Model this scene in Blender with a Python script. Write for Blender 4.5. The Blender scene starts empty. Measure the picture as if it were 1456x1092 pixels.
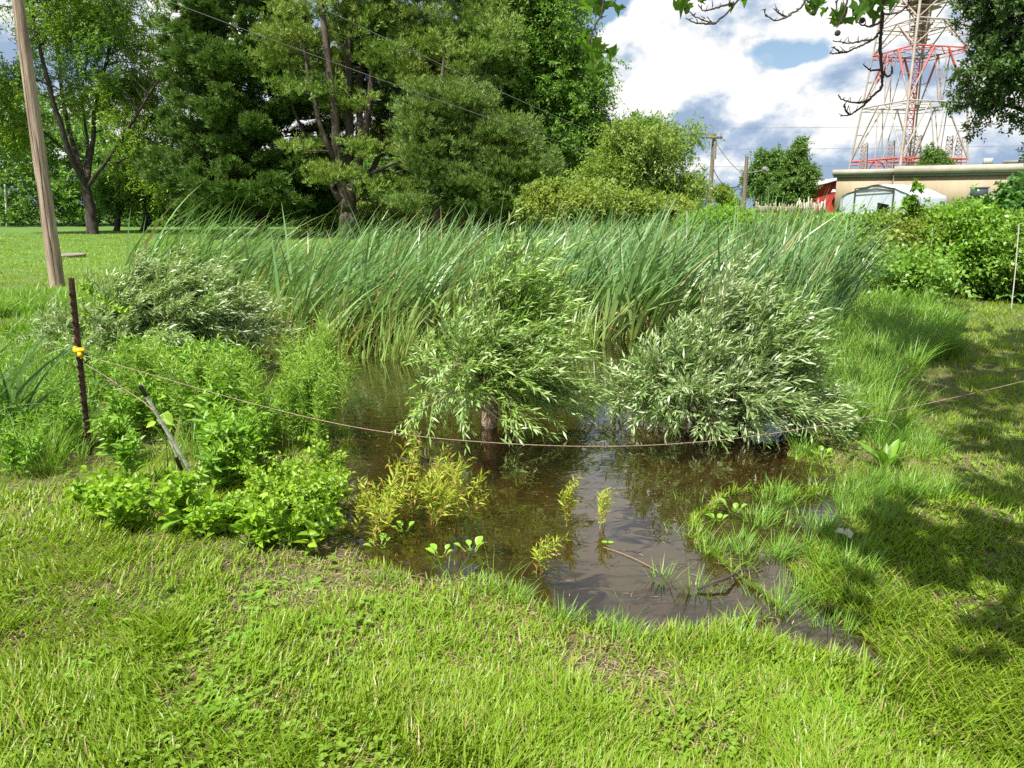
import bpy, math
import numpy as np
from mathutils import Vector

R = math.radians
FPX, CX, CY, CAMH, PITCH = 1093.0, 728.0, 546.0, 1.6, R(12.9)
scene = bpy.context.scene
COL = scene.collection
WATER = -0.05
SUN_H = (0.60, 0.80)          # horizontal direction in which shadows fall
SUN_EL = R(60)

# ------------------------------------------------------------------ camera maths (where a thing seen along a ray stands at depth Y)
def ray(px, py):
    x, y = (px - CX) / FPX, (CY - py) / FPX
    return np.array([x, math.cos(PITCH) + y * math.sin(PITCH), -math.sin(PITCH) + y * math.cos(PITCH)])
def at(px, py, Y):
    d = ray(px, py); return np.array([0, 0, CAMH]) + d * (Y / d[1])
def on_plane(px, py, z=0.0):
    d = ray(px, py); return np.array([0, 0, CAMH]) + d * ((z - CAMH) / d[2])

# ------------------------------------------------------------------ noise and terrain
_tabs = {}
def vnoise(x, y, s, seed=0):
    if seed not in _tabs: _tabs[seed] = np.random.default_rng(1000 + seed).random((128, 128))
    T = _tabs[seed]
    x = np.asarray(x, float) * s; y = np.asarray(y, float) * s
    xi = np.floor(x).astype(int); yi = np.floor(y).astype(int); fx = x - xi; fy = y - yi
    fx = fx * fx * (3 - 2 * fx); fy = fy * fy * (3 - 2 * fy)
    a = T[xi & 127, yi & 127]; b = T[(xi + 1) & 127, yi & 127]; c = T[xi & 127, (yi + 1) & 127]; d = T[(xi + 1) & 127, (yi + 1) & 127]
    return (a * (1 - fx) + b * fx) * (1 - fy) + (c * (1 - fx) + d * fx) * fy
def sstep(a, b, x):
    t = np.clip((np.asarray(x, float) - a) / (b - a), 0, 1); return t * t * (3 - 2 * t)

POND_PX = [(250, 470), (300, 515), (335, 540), (420, 575), (490, 605), (466, 650), (474, 720), (500, 785), (600, 806), (700, 824), (790, 868),
           (850, 893), (920, 910), (1010, 898), (1080, 880), (1150, 868), (1118, 830), (1060, 800), (1000, 760), (985, 720), (1060, 690),
           (1150, 705), (1215, 690), (1190, 655), (1120, 640), (1130, 600), (1180, 560), (1200, 500), (1150, 440), (1000, 400), (700, 385), (400, 395), (270, 430)]
POND = np.array([on_plane(x, y)[:2] for x, y in POND_PX])
SHALLOW = np.array([on_plane(x, y)[:2] for x, y in [(985, 720), (1060, 690), (1180, 680), (1240, 690), (1215, 740), (1130, 790), (1120, 830), (1180, 880), (1275, 925), (1255, 945), (1150, 905), (1080, 882), (1118, 830), (1060, 800)]])
def sdf(x, y, poly):
    x = np.asarray(x, float); y = np.asarray(y, float)
    best = np.full(x.shape, 1e9); inside = np.zeros(x.shape, bool)
    for i in range(len(poly)):
        a = poly[i]; b = poly[(i + 1) % len(poly)]
        e = b - a; t = np.clip(((x - a[0]) * e[0] + (y - a[1]) * e[1]) / (e @ e), 0, 1)
        best = np.minimum(best, (x - a[0] - t * e[0]) ** 2 + (y - a[1] - t * e[1]) ** 2)
        c = ((a[1] > y) != (b[1] > y)) & (x < (b[0] - a[0]) * (y - a[1]) / (b[1] - a[1] + 1e-12) + a[0])
        inside ^= c
    d = np.sqrt(best); return np.where(inside, -d, d)
def gz(x, y):
    x = np.asarray(x, float); y = np.asarray(y, float)
    near = (y > 0.5) & (y < 30) & (np.abs(x) < 16)
    z = np.zeros(np.broadcast(x, y).shape)
    z = z + 0.03 * (vnoise(x, y, 0.35, 1) - .5) + 0.022 * (vnoise(x, y, 2.3, 2) - .5) + 0.010 * (vnoise(x, y, 7, 3) - .5)
    d = np.full(z.shape, 5.0); d2 = np.full(z.shape, 5.0)
    if near.any():
        xx = np.broadcast_to(x, z.shape)[near]; yy = np.broadcast_to(y, z.shape)[near]
        w = 0.15 * (vnoise(xx, yy, 1.6, 5) - .5) + 0.08 * (vnoise(xx, yy, 5, 6) - .5)
        d[near] = sdf(xx, yy, POND) + w; d2[near] = sdf(xx, yy, SHALLOW) + w
    out = sstep(0, 0.55, d); z = z * (0.25 + .75 * out) + (-0.045) * (1 - out)
    z = z - 0.30 * sstep(0, 1.3, -d) - 0.035 * sstep(0, .12, -d)
    z = np.where(d > 0, z - 0.030 * sstep(-.05, .15, -d2) - .016 * sstep(-.3, 0, -d2), z)
    ramp = sstep(14, 46, y) * sstep(-2, 9, x)
    return z + 1.32 * ramp
def gz1(x, y): return float(gz(np.array([x]), np.array([y]))[0])
def ground_at(px, py):
    d = ray(px, py); o = np.array([0, 0, CAMH]); t = np.concatenate([np.linspace(1, 20, 400), np.linspace(20.2, 120, 500)])
    p = o + d * t[:, None]; h = p[:, 2] - gz(p[:, 0], p[:, 1]); i = np.argmax(h < 0) if (h < 0).any() else len(t) - 1
    q = p[i]; return np.array([q[0], q[1], gz1(q[0], q[1])])

# ------------------------------------------------------------------ mesh collecting
def nrm(v):
    v = np.asarray(v, float); return v / np.maximum(np.linalg.norm(v, axis=-1, keepdims=True), 1e-9)
class MB:
    def __init__(s): s.V = []; s.F = []; s.M = []; s.n = 0
    def add(s, V, F, m=0):
        V = np.asarray(V, float).reshape(-1, 3); F = np.asarray(F, int)
        s.V.append(V); s.F.append(F + s.n); s.M.append(np.full(len(F), m)); s.n += len(V); return s
    def box(s, c, size, rz=0, m=0, rx=0, ry=0):
        c = np.asarray(c, float); h = np.asarray(size, float) / 2
        V = np.array([[x, y, z] for x in (-1, 1) for y in (-1, 1) for z in (-1, 1)]) * h
        if rx: V = V @ np.array([[1, 0, 0], [0, math.cos(rx), math.sin(rx)], [0, -math.sin(rx), math.cos(rx)]])
        if ry: V = V @ np.array([[math.cos(ry), 0, -math.sin(ry)], [0, 1, 0], [math.sin(ry), 0, math.cos(ry)]])
        if rz: V = V @ np.array([[math.cos(rz), math.sin(rz), 0], [-math.sin(rz), math.cos(rz), 0], [0, 0, 1]])
        return s.add(V + c, [[0, 1, 3, 2], [4, 6, 7, 5], [0, 4, 5, 1], [2, 3, 7, 6], [0, 2, 6, 4], [1, 5, 7, 3]], m)
    def tube(s, pts, rad, sides=8, m=0, rough=0.0, seed=0, cap=True):
        pts = np.asarray(pts, float); K = len(pts); rad = np.broadcast_to(np.asarray(rad, float), (K,)) if np.ndim(rad) else np.full(K, float(rad))
        T = nrm(np.gradient(pts, axis=0)); ref = np.array([0.0, 0, 1]) if abs(T[:, 2]).mean() < .8 else np.array([1.0, 0.13, 0])
        A = nrm(np.cross(T, ref)); B = nrm(np.cross(T, A)); a = np.arange(sides) * 2 * math.pi / sides
        rr = rad[:, None] * np.ones(sides)
        if rough: rr = rr * (1 + rough * (np.random.default_rng(seed).random((K, sides)) - .5) * 2)
        V = pts[:, None] + rr[..., None] * (np.cos(a)[None, :, None] * A[:, None] + np.sin(a)[None, :, None] * B[:, None])
        i = np.arange(K - 1)[:, None] * sides; j = np.arange(sides)[None]; k = (j + 1) % sides
        F = np.stack([i + j, i + k, i + sides + k, i + sides + j], -1).reshape(-1, 4)
        s.add(V, F, m)
        if cap and sides > 4:
            s.add(V[0], [list(range(sides))[::-1]], m) if False else None
            for ring, flip in ((V[0], True), (V[-1], False)):
                c = ring.mean(0); W = np.vstack([ring, c]); f = [[(q + 1) % sides, q, sides] if flip else [q, (q + 1) % sides, sides] for q in range(sides)]
                s.add(W, f, m)
        return s
    def tubes(s, P, Rd, sides=3, m=0):
        P = np.asarray(P, float); M, K, _ = P.shape
        if not M: return s
        T = nrm(np.gradient(P, axis=1)); ref = nrm(np.random.default_rng(3).normal(size=(M, 1, 3))); A = nrm(np.cross(T, ref)); B = np.cross(T, A)
        a = np.arange(sides) * 2 * math.pi / sides
        V = P[:, :, None] + Rd[:, :, None, None] * (np.cos(a)[:, None] * A[:, :, None] + np.sin(a)[:, None] * B[:, :, None])
        b = (np.arange(M) * K * sides)[:, None, None]; i = (np.arange(K - 1) * sides)[None, :, None]; j = np.arange(sides)[None, None]; k = (j + 1) % sides
        F = np.stack([b + i + j, b + i + k, b + i + sides + k, b + i + sides + j], -1).reshape(-1, 4)
        return s.add(V, F, m)
    def build(s, name, mats, parent=None, origin=(0, 0, 0), smooth=False):
        me = bpy.data.meshes.new(name); origin = np.asarray(origin, float)
        V = np.vstack(s.V) - origin; me.vertices.add(len(V)); me.vertices.foreach_set('co', V.astype(np.float32).ravel())
        tot = np.concatenate([np.full(len(f), f.shape[1]) for f in s.F]); idx = np.concatenate([f.ravel() for f in s.F])
        me.loops.add(len(idx)); me.loops.foreach_set('vertex_index', idx.astype(np.int32))
        me.polygons.add(len(tot)); st = np.concatenate([[0], np.cumsum(tot)[:-1]])
        me.polygons.foreach_set('loop_start', st.astype(np.int32)); me.polygons.foreach_set('material_index', np.concatenate(s.M).astype(np.int32))
        if smooth: me.polygons.foreach_set('use_smooth', np.ones(len(tot), bool))
        me.update(calc_edges=True)
        for m in (mats if isinstance(mats, (list, tuple)) else [mats]): me.materials.append(m)
        o = bpy.data.objects.new(name, me); COL.objects.link(o)
        if parent is not None: o.parent = parent
        else: o.location = origin
        return o

def tag(o, label=None, cat=None, group=None, kind=None):
    if label: o['label'] = label
    if cat: o['category'] = cat
    if group: o['group'] = group
    if kind: o['kind'] = kind
    return o
def thing(name, label, cat, loc, group=None):
    o = bpy.data.objects.new(name, None); o.empty_display_size = .2; COL.objects.link(o); o.location = tuple(loc); return tag(o, label, cat, group)
def dup(root, loc, rz, sc=1.0, label=None, tilt=0.0):
    r = root.copy(); COL.objects.link(r); r.location = tuple(loc); r.rotation_euler = (tilt, 0, rz); r.scale = (sc, sc, sc)
    if label: r['label'] = label
    for ch in list(root.children):
        c = ch.copy(); COL.objects.link(c); c.parent = r
    return r

# ------------------------------------------------------------------ leaves, blades, sprigs
def leaves(mb, P, D, N, L, W, m=0, fold=.18, curl=.15, six=False, wide=.42):
    P = np.asarray(P, float); n = len(P); D = nrm(D); S = nrm(np.cross(D, N)); N2 = np.cross(S, D)
    L = (np.ones(n) * L)[:, None]; W = (np.ones(n) * W)[:, None]
    tip = P + D * L - N2 * curl * L
    if not six:
        V = np.stack([P, P + D * L * wide + S * W / 2 + N2 * fold * W, tip, P + D * L * wide - S * W / 2 + N2 * fold * W], 1)
        F = np.arange(n)[:, None] * 4 + np.arange(4)
        return mb.add(V, F, m)
    a, b = wide * .62, wide * 1.65
    q = lambda f, w, sg: P + D * L * f + sg * S * W * w + N2 * (fold * W - curl * L * f * f)
    V = np.stack([P, q(a, .46, 1), q(b, .38, 1), tip, q(b, .38, -1), q(a, .46, -1)], 1)
    i = np.arange(n)[:, None] * 6
    return mb.add(V, np.concatenate([i + np.array([0, 1, 2, 3]), i + np.array([0, 3, 4, 5])]), m)
def blades(mb, B, head, lean, bend, h, w, nseg=3, face=None, m=0, rng=None, droop=0.0):
    n = len(B); hd = np.stack([np.cos(head), np.sin(head), 0 * head], 1); face = head + math.pi / 2 if face is None else face
    S = np.stack([np.cos(face), np.sin(face), 0 * face], 1); h = np.ones(n) * h; w = np.ones(n) * w; lean = np.ones(n) * lean; bend = np.ones(n) * bend; droop = np.ones(n) * droop
    rows = []
    for t in np.linspace(0, 1, nseg + 1):
        hor = (lean * t + bend * t * t); up = np.sqrt(np.maximum(.05, 1 - (lean * .8 + bend * t) ** 2 * .6)) * t - droop * t ** 3
        c = B + h[:, None] * (hd * hor[:, None] + np.array([0, 0, 1.0]) * up[:, None])
        ww = w * (1 - t ** 2.2) * (.75 + .5 * min(1, t * 3)) / 2 + w * .03
        rows += [c - S * ww[:, None], c + S * ww[:, None]]
    V = np.stack(rows, 1); K = 2 * (nseg + 1); i = np.arange(n)[:, None] * K
    F = np.concatenate([i + np.array([2 * s, 2 * s + 1, 2 * s + 3, 2 * s + 2]) for s in range(nseg)])
    return mb.add(V, F, m)
def rdir(rng, n): return nrm(rng.normal(size=(n, 3)))
def sprigs(rng, O, D, Ln, n, droop=.2, spread=.9, wind=(0, 0, 0), t0=.12):
    O = np.asarray(O); D = nrm(D); M = len(O); Ln = np.ones(M) * Ln; g = np.array([0, 0, -1.0]); wind = np.asarray(wind, float)
    t = np.linspace(t0, 1, n)[None, :, None] + rng.uniform(-.3, .3, (M, n, 1)) / n
    L3 = Ln[:, None, None]; P = O[:, None] + (D[:, None] * t + (g * droop + wind) * t * t) * L3
    T = nrm(D[:, None] + 2 * (g * droop + wind) * t)
    az = rng.uniform(0, 6.28, (M, 1, 1)) + np.arange(n)[None, :, None] * 2.4 + rng.uniform(-.5, .5, (M, n, 1))
    ref = nrm(np.array([.3, .2, 1.0])); A = nrm(np.cross(T, ref)); B = np.cross(T, A)
    S = np.cos(az) * A + np.sin(az) * B
    sp = spread * rng.uniform(.7, 1.25, (M, n, 1)); LD = nrm(T * np.cos(sp) + S * np.sin(sp) + wind * .8)
    N = nrm(np.cross(LD, np.cross(np.array([0, 0, 1.0]) + .7 * rng.normal(size=LD.shape), LD)))
    tw = np.linspace(0, 1, 5)[None, :, None]; TW = O[:, None] + (D[:, None] * tw + (g * droop + wind) * tw * tw) * L3
    return P.reshape(-1, 3), LD.reshape(-1, 3), N.reshape(-1, 3), TW
def bez(p0, p1, p2, K=7):
    t = np.linspace(0, 1, K)[:, None]; return (1 - t) ** 2 * np.asarray(p0) + 2 * t * (1 - t) * np.asarray(p1) + t * t * np.asarray(p2)

# ------------------------------------------------------------------ materials
def newmat(name):
    m = bpy.data.materials.new(name); m.use_nodes = True; nt = m.node_tree
    for n in list(nt.nodes): nt.nodes.remove(n)
    out = nt.nodes.new('ShaderNodeOutputMaterial'); return m, nt, out
def N_(nt, t, **kw):
    n = nt.nodes.new('ShaderNode' + t)
    for k, v in kw.items():
        if hasattr(n, k): setattr(n, k, v)
    return n
def mixc(nt, fac, a, b, mode='MIX'):
    n = nt.nodes.new('ShaderNodeMix'); n.data_type = 'RGBA'; n.blend_type = mode
    for s, v in ((n.inputs[0], fac), (n.inputs[6], a), (n.inputs[7], b)):
        if isinstance(v, bpy.types.NodeSocket): nt.links.new(v, s)
        elif isinstance(v, (int, float)): s.default_value = v
        else: s.default_value = (*v, 1) if len(v) == 3 else v
    return n.outputs[2]
def mathn(nt, op, a, b=0.0, c=0.0, clamp=False):
    n = nt.nodes.new('ShaderNodeMath'); n.operation = op; n.use_clamp = clamp
    for s, v in zip(n.inputs, (a, b, c)):
        if isinstance(v, bpy.types.NodeSocket): nt.links.new(v, s)
        else: s.default_value = v
    return n.outputs[0]
def ramp(nt, fac, stops):
    n = nt.nodes.new('ShaderNodeValToRGB'); nt.links.new(fac, n.inputs[0]); cr = n.color_ramp
    while len(cr.elements) < len(stops): cr.elements.new(.5)
    for e, (p, c) in zip(cr.elements, stops): e.position = p; e.color = (*c, 1) if len(c) == 3 else c
    return n.outputs[0]
def noise(nt, vec, scale, detail=3, rough=.55, dist=0.0):
    n = nt.nodes.new('ShaderNodeTexNoise'); n.inputs['Scale'].default_value = scale; n.inputs['Detail'].default_value = detail
    n.inputs['Roughness'].default_value = rough; n.inputs['Distortion'].default_value = dist
    if vec is not None: nt.links.new(vec, n.inputs['Vector'])
    return n.outputs['Fac']
def wpos(nt): return N_(nt, 'NewGeometry').outputs['Position']
def scaled(nt, vec, s):
    n = N_(nt, 'VectorMath', operation='MULTIPLY'); nt.links.new(vec, n.inputs[0]); n.inputs[1].default_value = s; return n.outputs[0]

def leafmat(name, c1, c2, c3=None, trans=.38, rough=.5, nscale=1.2, spec=.35, dead=None, tcol=(1.15, 1.2, .55), deadp=.93, low=None):
    """foliage: every leaf its own tone between c1 and c2, whole sprays drifting to c3; light passes through"""
    m, nt, out = newmat(name); g = N_(nt, 'NewGeometry'); rnd = g.outputs['Random Per Island']
    col = mixc(nt, rnd, c1, c2)
    if c3 is not None:
        nz = noise(nt, g.outputs['Position'], nscale, 2); f = mathn(nt, 'MULTIPLY_ADD', nz, 3.2, -1.15, clamp=True); col = mixc(nt, f, col, c3)
    if low is not None:
        sp = N_(nt, 'SeparateXYZ'); nt.links.new(g.outputs['Position'], sp.inputs[0]); f = mathn(nt, 'MULTIPLY_ADD', sp.outputs['Z'], -1.5, 1.05, clamp=True); col = mixc(nt, mathn(nt, 'MULTIPLY', f, .75), col, low)
    if dead is not None:
        f = mathn(nt, 'GREATER_THAN', mathn(nt, 'FRACT', mathn(nt, 'MULTIPLY', rnd, 37.3)), deadp); col = mixc(nt, f, col, dead)
    p = N_(nt, 'BsdfPrincipled'); nt.links.new(col, p.inputs['Base Color']); p.inputs['Roughness'].default_value = rough; p.inputs['Specular IOR Level'].default_value = spec
    t = N_(nt, 'BsdfTranslucent'); nt.links.new(mixc(nt, 1.0, col, tcol, 'MULTIPLY'), t.inputs['Color'])
    x = N_(nt, 'MixShader'); x.inputs[0].default_value = trans; nt.links.new(p.outputs[0], x.inputs[1]); nt.links.new(t.outputs[0], x.inputs[2]); nt.links.new(x.outputs[0], out.inputs[0]); return m
def solid(name, c1, c2=None, rough=.7, nscale=6, stretch=(1, 1, 1), metal=0.0, bump=0.0, bscale=None, spec=.4, detail=5, contrast=1.0):
    m, nt, out = newmat(name); p = N_(nt, 'BsdfPrincipled'); nt.links.new(p.outputs[0], out.inputs[0]); p.inputs['Roughness'].default_value = rough
    p.inputs['Metallic'].default_value = metal; p.inputs['Specular IOR Level'].default_value = spec
    v = scaled(nt, N_(nt, 'TexCoord').outputs['Object'], stretch); nz = noise(nt, v, nscale, detail, .6)
    if c2 is None: c2 = tuple(x * .75 for x in c1)
    f = mathn(nt, 'MULTIPLY_ADD', nz, 3.0 * contrast, .5 - 1.5 * contrast, clamp=True); nt.links.new(mixc(nt, f, c1, c2), p.inputs['Base Color'])
    if bump:
        b = N_(nt, 'Bump'); b.inputs['Strength'].default_value = bump; b.inputs['Distance'].default_value = .02
        nt.links.new(noise(nt, v, bscale or nscale * 3, 4), b.inputs['Height']); nt.links.new(b.outputs[0], p.inputs['Normal'])
    return m

GRASS = leafmat('lawn_blades', (.115, .20, .014), (.31, .42, .04), (.20, .33, .02), trans=.42, rough=.42, nscale=1.4, dead=(.36, .29, .13), deadp=.94)
TALLG = leafmat('bank_grass', (0.099, 0.204, 0.022), (0.220, 0.374, 0.050), (0.143, 0.286, 0.033), trans=.4, rough=.4, nscale=1.5, dead=(.30, .25, .11), deadp=.97)
CATT = leafmat('cattail_blades', (0.067, 0.157, 0.060), (0.230, 0.360, 0.140), (0.133, 0.255, 0.073), trans=.32, rough=.38, nscale=1.1, spec=.55, dead=(.36, .29, .14), deadp=.955, low=(.26, .36, .07))
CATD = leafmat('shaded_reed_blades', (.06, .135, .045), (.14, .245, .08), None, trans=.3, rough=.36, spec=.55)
STRAW = leafmat('dead_straw', (.20, .14, .07), (.36, .28, .15), None, trans=.15, rough=.7)
LITTER = leafmat('mud_litter', (.12, .085, .04), (.36, .29, .16), None, trans=.05, rough=.8)
WILL = leafmat('willow_leaves', (0.152, 0.278, 0.069), (0.418, 0.543, 0.228), (0.240, 0.405, 0.076), trans=.33, rough=.42, nscale=2.2, spec=.5, dead=(.40, .48, .28), deadp=.93)
WILL2 = leafmat('grey_willow_leaves', (0.145, 0.242, 0.084), (0.435, 0.532, 0.302), (0.218, 0.351, 0.097), trans=.3, rough=.42, nscale=2.2, spec=.55, dead=(.48, .55, .38), deadp=.90)
GOLD = leafmat('goldenrod_leaves', (0.151, 0.281, 0.032), (0.313, 0.454, 0.065), (0.205, 0.356, 0.043), trans=.42, rough=.45, nscale=3)
WEED = leafmat('weed_leaves', (0.110, 0.237, 0.022), (0.264, 0.440, 0.044), (0.165, 0.341, 0.033), trans=.42, rough=.42, nscale=3, spec=.45)
LIME = leafmat('lime_leaves', (.12, .27, .02), (.38, .52, .05), (.24, .42, .03), trans=.45, rough=.4)
SMART = leafmat('smartweed_leaves', (.24, .35, .03), (.46, .48, .07), (.32, .42, .04), trans=.42, rough=.45, nscale=5, dead=(.42, .24, .07), deadp=.90)
BROAD = leafmat('broad_marsh_leaves', (.22, .42, .04), (.30, .52, .06), None, trans=.42, rough=.35, spec=.5)
COMF = leafmat('comfrey_leaves', (.06, .15, .035), (.13, .25, .06), None, trans=.25, rough=.4, spec=.45)
BRAM = leafmat('bramble_leaves', (0.112, 0.263, 0.031), (0.275, 0.425, 0.075), (0.163, 0.312, 0.037), trans=.38, rough=.42, nscale=1.6, spec=.5, dead=(.30, .20, .08), deadp=.985)
SHRUB = leafmat('shade_shrub_leaves', (0.046, 0.130, 0.026), (0.104, 0.234, 0.046), None, trans=.3, rough=.45)
LOC = leafmat('locust_leaves', (0.070, 0.169, 0.027), (0.172, 0.311, 0.041), (0.265, 0.405, 0.038), trans=.42, rough=.5, nscale=.28)
PINE = leafmat('dark_pine_needles', (0.058, 0.124, 0.026), (0.152, 0.248, 0.044), (0.093, 0.176, 0.032), trans=.18, rough=.5, nscale=.5)
PINE2 = leafmat('olive_pine_needles', (0.127, 0.190, 0.030), (0.283, 0.365, 0.062), (0.149, 0.258, 0.041), trans=.2, rough=.5, nscale=.35)
PINE3 = leafmat('spruce_needles', (0.088, 0.153, 0.033), (0.209, 0.288, 0.059), (0.128, 0.209, 0.045), trans=.2, rough=.5, nscale=.35)
WALN = leafmat('walnut_leaves', (0.078, 0.176, 0.026), (0.208, 0.351, 0.052), (0.130, 0.260, 0.036), trans=.38, rough=.5, nscale=.3)
PALE = leafmat('pale_tree_leaves', (0.130, 0.216, 0.038), (0.281, 0.367, 0.086), (0.194, 0.292, 0.043), trans=.38, rough=.5, nscale=.5)
YELL = leafmat('yellow_shrub_leaves', (.14, .21, .03), (.32, .37, .07), (.16, .25, .04), trans=.38, rough=.5, nscale=1)
FAR = leafmat('far_tree_leaves', (0.072, 0.156, 0.036), (0.168, 0.264, 0.072), (0.108, 0.204, 0.036), trans=.35, rough=.55, nscale=.3)
WOODS = leafmat('woods_leaves', (0.074, 0.176, 0.027), (0.189, 0.324, 0.054), (0.121, 0.243, 0.041), trans=.35, rough=.55, nscale=.15)
OAK = leafmat('oak_leaves', (0.052, 0.109, 0.034), (0.127, 0.196, 0.069), (0.069, 0.149, 0.034), trans=.3, rough=.45, nscale=.6, spec=.5)
SYC = leafmat('sycamore_leaves', (.06, .15, .02), (.13, .26, .03), None, trans=.45, rough=.4)
CLOVER = leafmat('clover_leaves', (0.144, 0.259, 0.022), (0.216, 0.331, 0.036), (0.173, 0.288, 0.025), trans=.4, rough=.45, nscale=2)
BARK = solid('grey_brown_bark', (.045, .035, .026), (.13, .11, .085), .9, 7, (1, 1, .25), bump=.8)
BARKD = solid('dark_bark', (.022, .017, .014), (.075, .06, .05), .9, 6, (1, 1, .3), bump=.8)
BARKP = solid('pine_bark', (.04, .03, .024), (.115, .09, .072), .9, 5, (1, 1, .3), bump=.8)
WBARK = solid('willow_bark', (.07, .045, .03), (.34, .26, .18), .85, 38, (1, 1, .6), bump=.9)
STEM = solid('green_stem', (.11, .19, .03), (.16, .20, .05), .6, 20)
STEMR = solid('reddish_stem', (.24, .22, .05), (.30, .12, .05), .6, 25)
TWIG = solid('willow_twig', (.16, .15, .06), (.10, .08, .04), .7, 20)
TWIGD = solid('dark_twig', (.03, .022, .018), (.06, .045, .035), .85, 30)
WOOD = solid('weathered_pole_wood', (.36, .29, .21), (.17, .12, .085), .85, 3.2, (6, 6, .35), bump=.7, contrast=1.5)
WOODG = solid('grey_utility_wood', (.20, .16, .12), (.12, .09, .07), .9, 3, (4, 4, .3))
RUST = solid('rusty_steel', (.035, .020, .016), (.12, .062, .045), .75, 22, bump=.4, contrast=1.3)
RUSTW = solid('rusty_wire', (.17, .11, .08), (.27, .20, .15), .6, 60, metal=.3)
DWIRE = solid('dark_wire', (.05, .04, .035), None, .6)
LWIRE = solid('aluminium_wire', (.26, .26, .25), None, .45, metal=.4)
YPLA = solid('yellow_plastic', (.80, .52, .01), (.72, .42, .01), .35)
BPLA = solid('black_plastic', (.012, .012, .013), None, .3, spec=.6)
ALU = solid('scuffed_aluminium', (.78, .76, .70), (.40, .35, .28), .4, 30, metal=.0, contrast=1.4)
CONC = solid('tan_concrete', (.27, .215, .145), (.34, .275, .19), .9, .8, (1, 1, .25), contrast=.9)
CORN = solid('pale_cornice', (.36, .33, .27), (.28, .25, .20), .85, 1.5)
DARKW = solid('window_glass', (.05, .06, .065), None, .12, spec=.8)
GREYF = solid('grey_frame', (.20, .20, .19), None, .6)
TARP = solid('white_tarp', (.44, .47, .52), (.34, .38, .45), .55, 1.2, bump=.5, bscale=2.5)
REDP = solid('red_barn_paint', (.52, .035, .04), (.40, .03, .035), .7, 1.5)
WHITE = solid('white_paint', (.52, .51, .48), (.40, .38, .34), .6, 4)
PICK = solid('weathered_pickets', (.34, .29, .22), (.22, .18, .13), .85, 2)
TRED = solid('tower_red', (.55, .085, .07), (.42, .10, .08), .6, .6)
TWHI = solid('tower_white', (.40, .36, .33), (.27, .22, .19), .6, .6)
TGRY = solid('tower_rust_grey', (.25, .17, .14), (.36, .28, .24), .7, .8)
GREENM = solid('green_unit', (.22, .33, .27), None, .5)
STONE = solid('grey_rim', (.25, .22, .18), (.14, .12, .10), .9, 12)
PAPER = solid('pale_dead_leaf', (.45, .46, .36), (.34, .33, .24), .7, 30)
BALL = solid('seed_ball', (.05, .045, .03), (.09, .07, .045), .95, 60, bump=1.0)

def ground_mat():
    m, nt, out = newmat('ground_soil_and_turf'); pos = wpos(nt); sep = N_(nt, 'SeparateXYZ'); nt.links.new(pos, sep.inputs[0])
    far = mathn(nt, 'MULTIPLY_ADD', sep.outputs['Y'], 1 / 14., -8 / 14., clamp=True)
    turf = mixc(nt, noise(nt, pos, 1.6, 6), (.05, .055, .018), (.085, .10, .028))
    turf2 = mixc(nt, mathn(nt, 'MULTIPLY_ADD', noise(nt, pos, .22, 4), 2.4, -.7, clamp=True), (.045, .105, .010), (.072, .15, .015))
    streak = noise(nt, scaled(nt, pos, (1.2, .5, 1)), 4.0, 5, .7); turf2 = mixc(nt, mathn(nt, 'MULTIPLY', streak, .5), turf2, (.07, .15, .016))
    dirt = mixc(nt, noise(nt, pos, 9, 6, .7), (.035, .022, .013), (.12, .08, .045)); 
    bare = mathn(nt, 'MULTIPLY_ADD', noise(nt, pos, 2.6, 6, .7), 6, -2.6, clamp=True)
    near = mixc(nt, bare, turf, dirt); col = mixc(nt, far, near, turf2)
    wet = mathn(nt, 'MULTIPLY_ADD', sep.outputs['Z'], -60, -1.9, clamp=True)
    mud = mixc(nt, mathn(nt, 'MULTIPLY_ADD', noise(nt, pos, 7, 8, .75), 3, -1, clamp=True), (.035, .024, .010), (.15, .105, .045)); col = mixc(nt, wet, col, mud)
    p = N_(nt, 'BsdfPrincipled'); nt.links.new(col, p.inputs['Base Color']); p.inputs['Roughness'].default_value = .92
    b = N_(nt, 'Bump'); b.inputs['Strength'].default_value = .7; b.inputs['Distance'].default_value = .03; nt.links.new(noise(nt, pos, 25, 6, .7), b.inputs['Height']); nt.links.new(b.outputs[0], p.inputs['Normal'])
    nt.links.new(p.outputs[0], out.inputs[0]); return m
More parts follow.
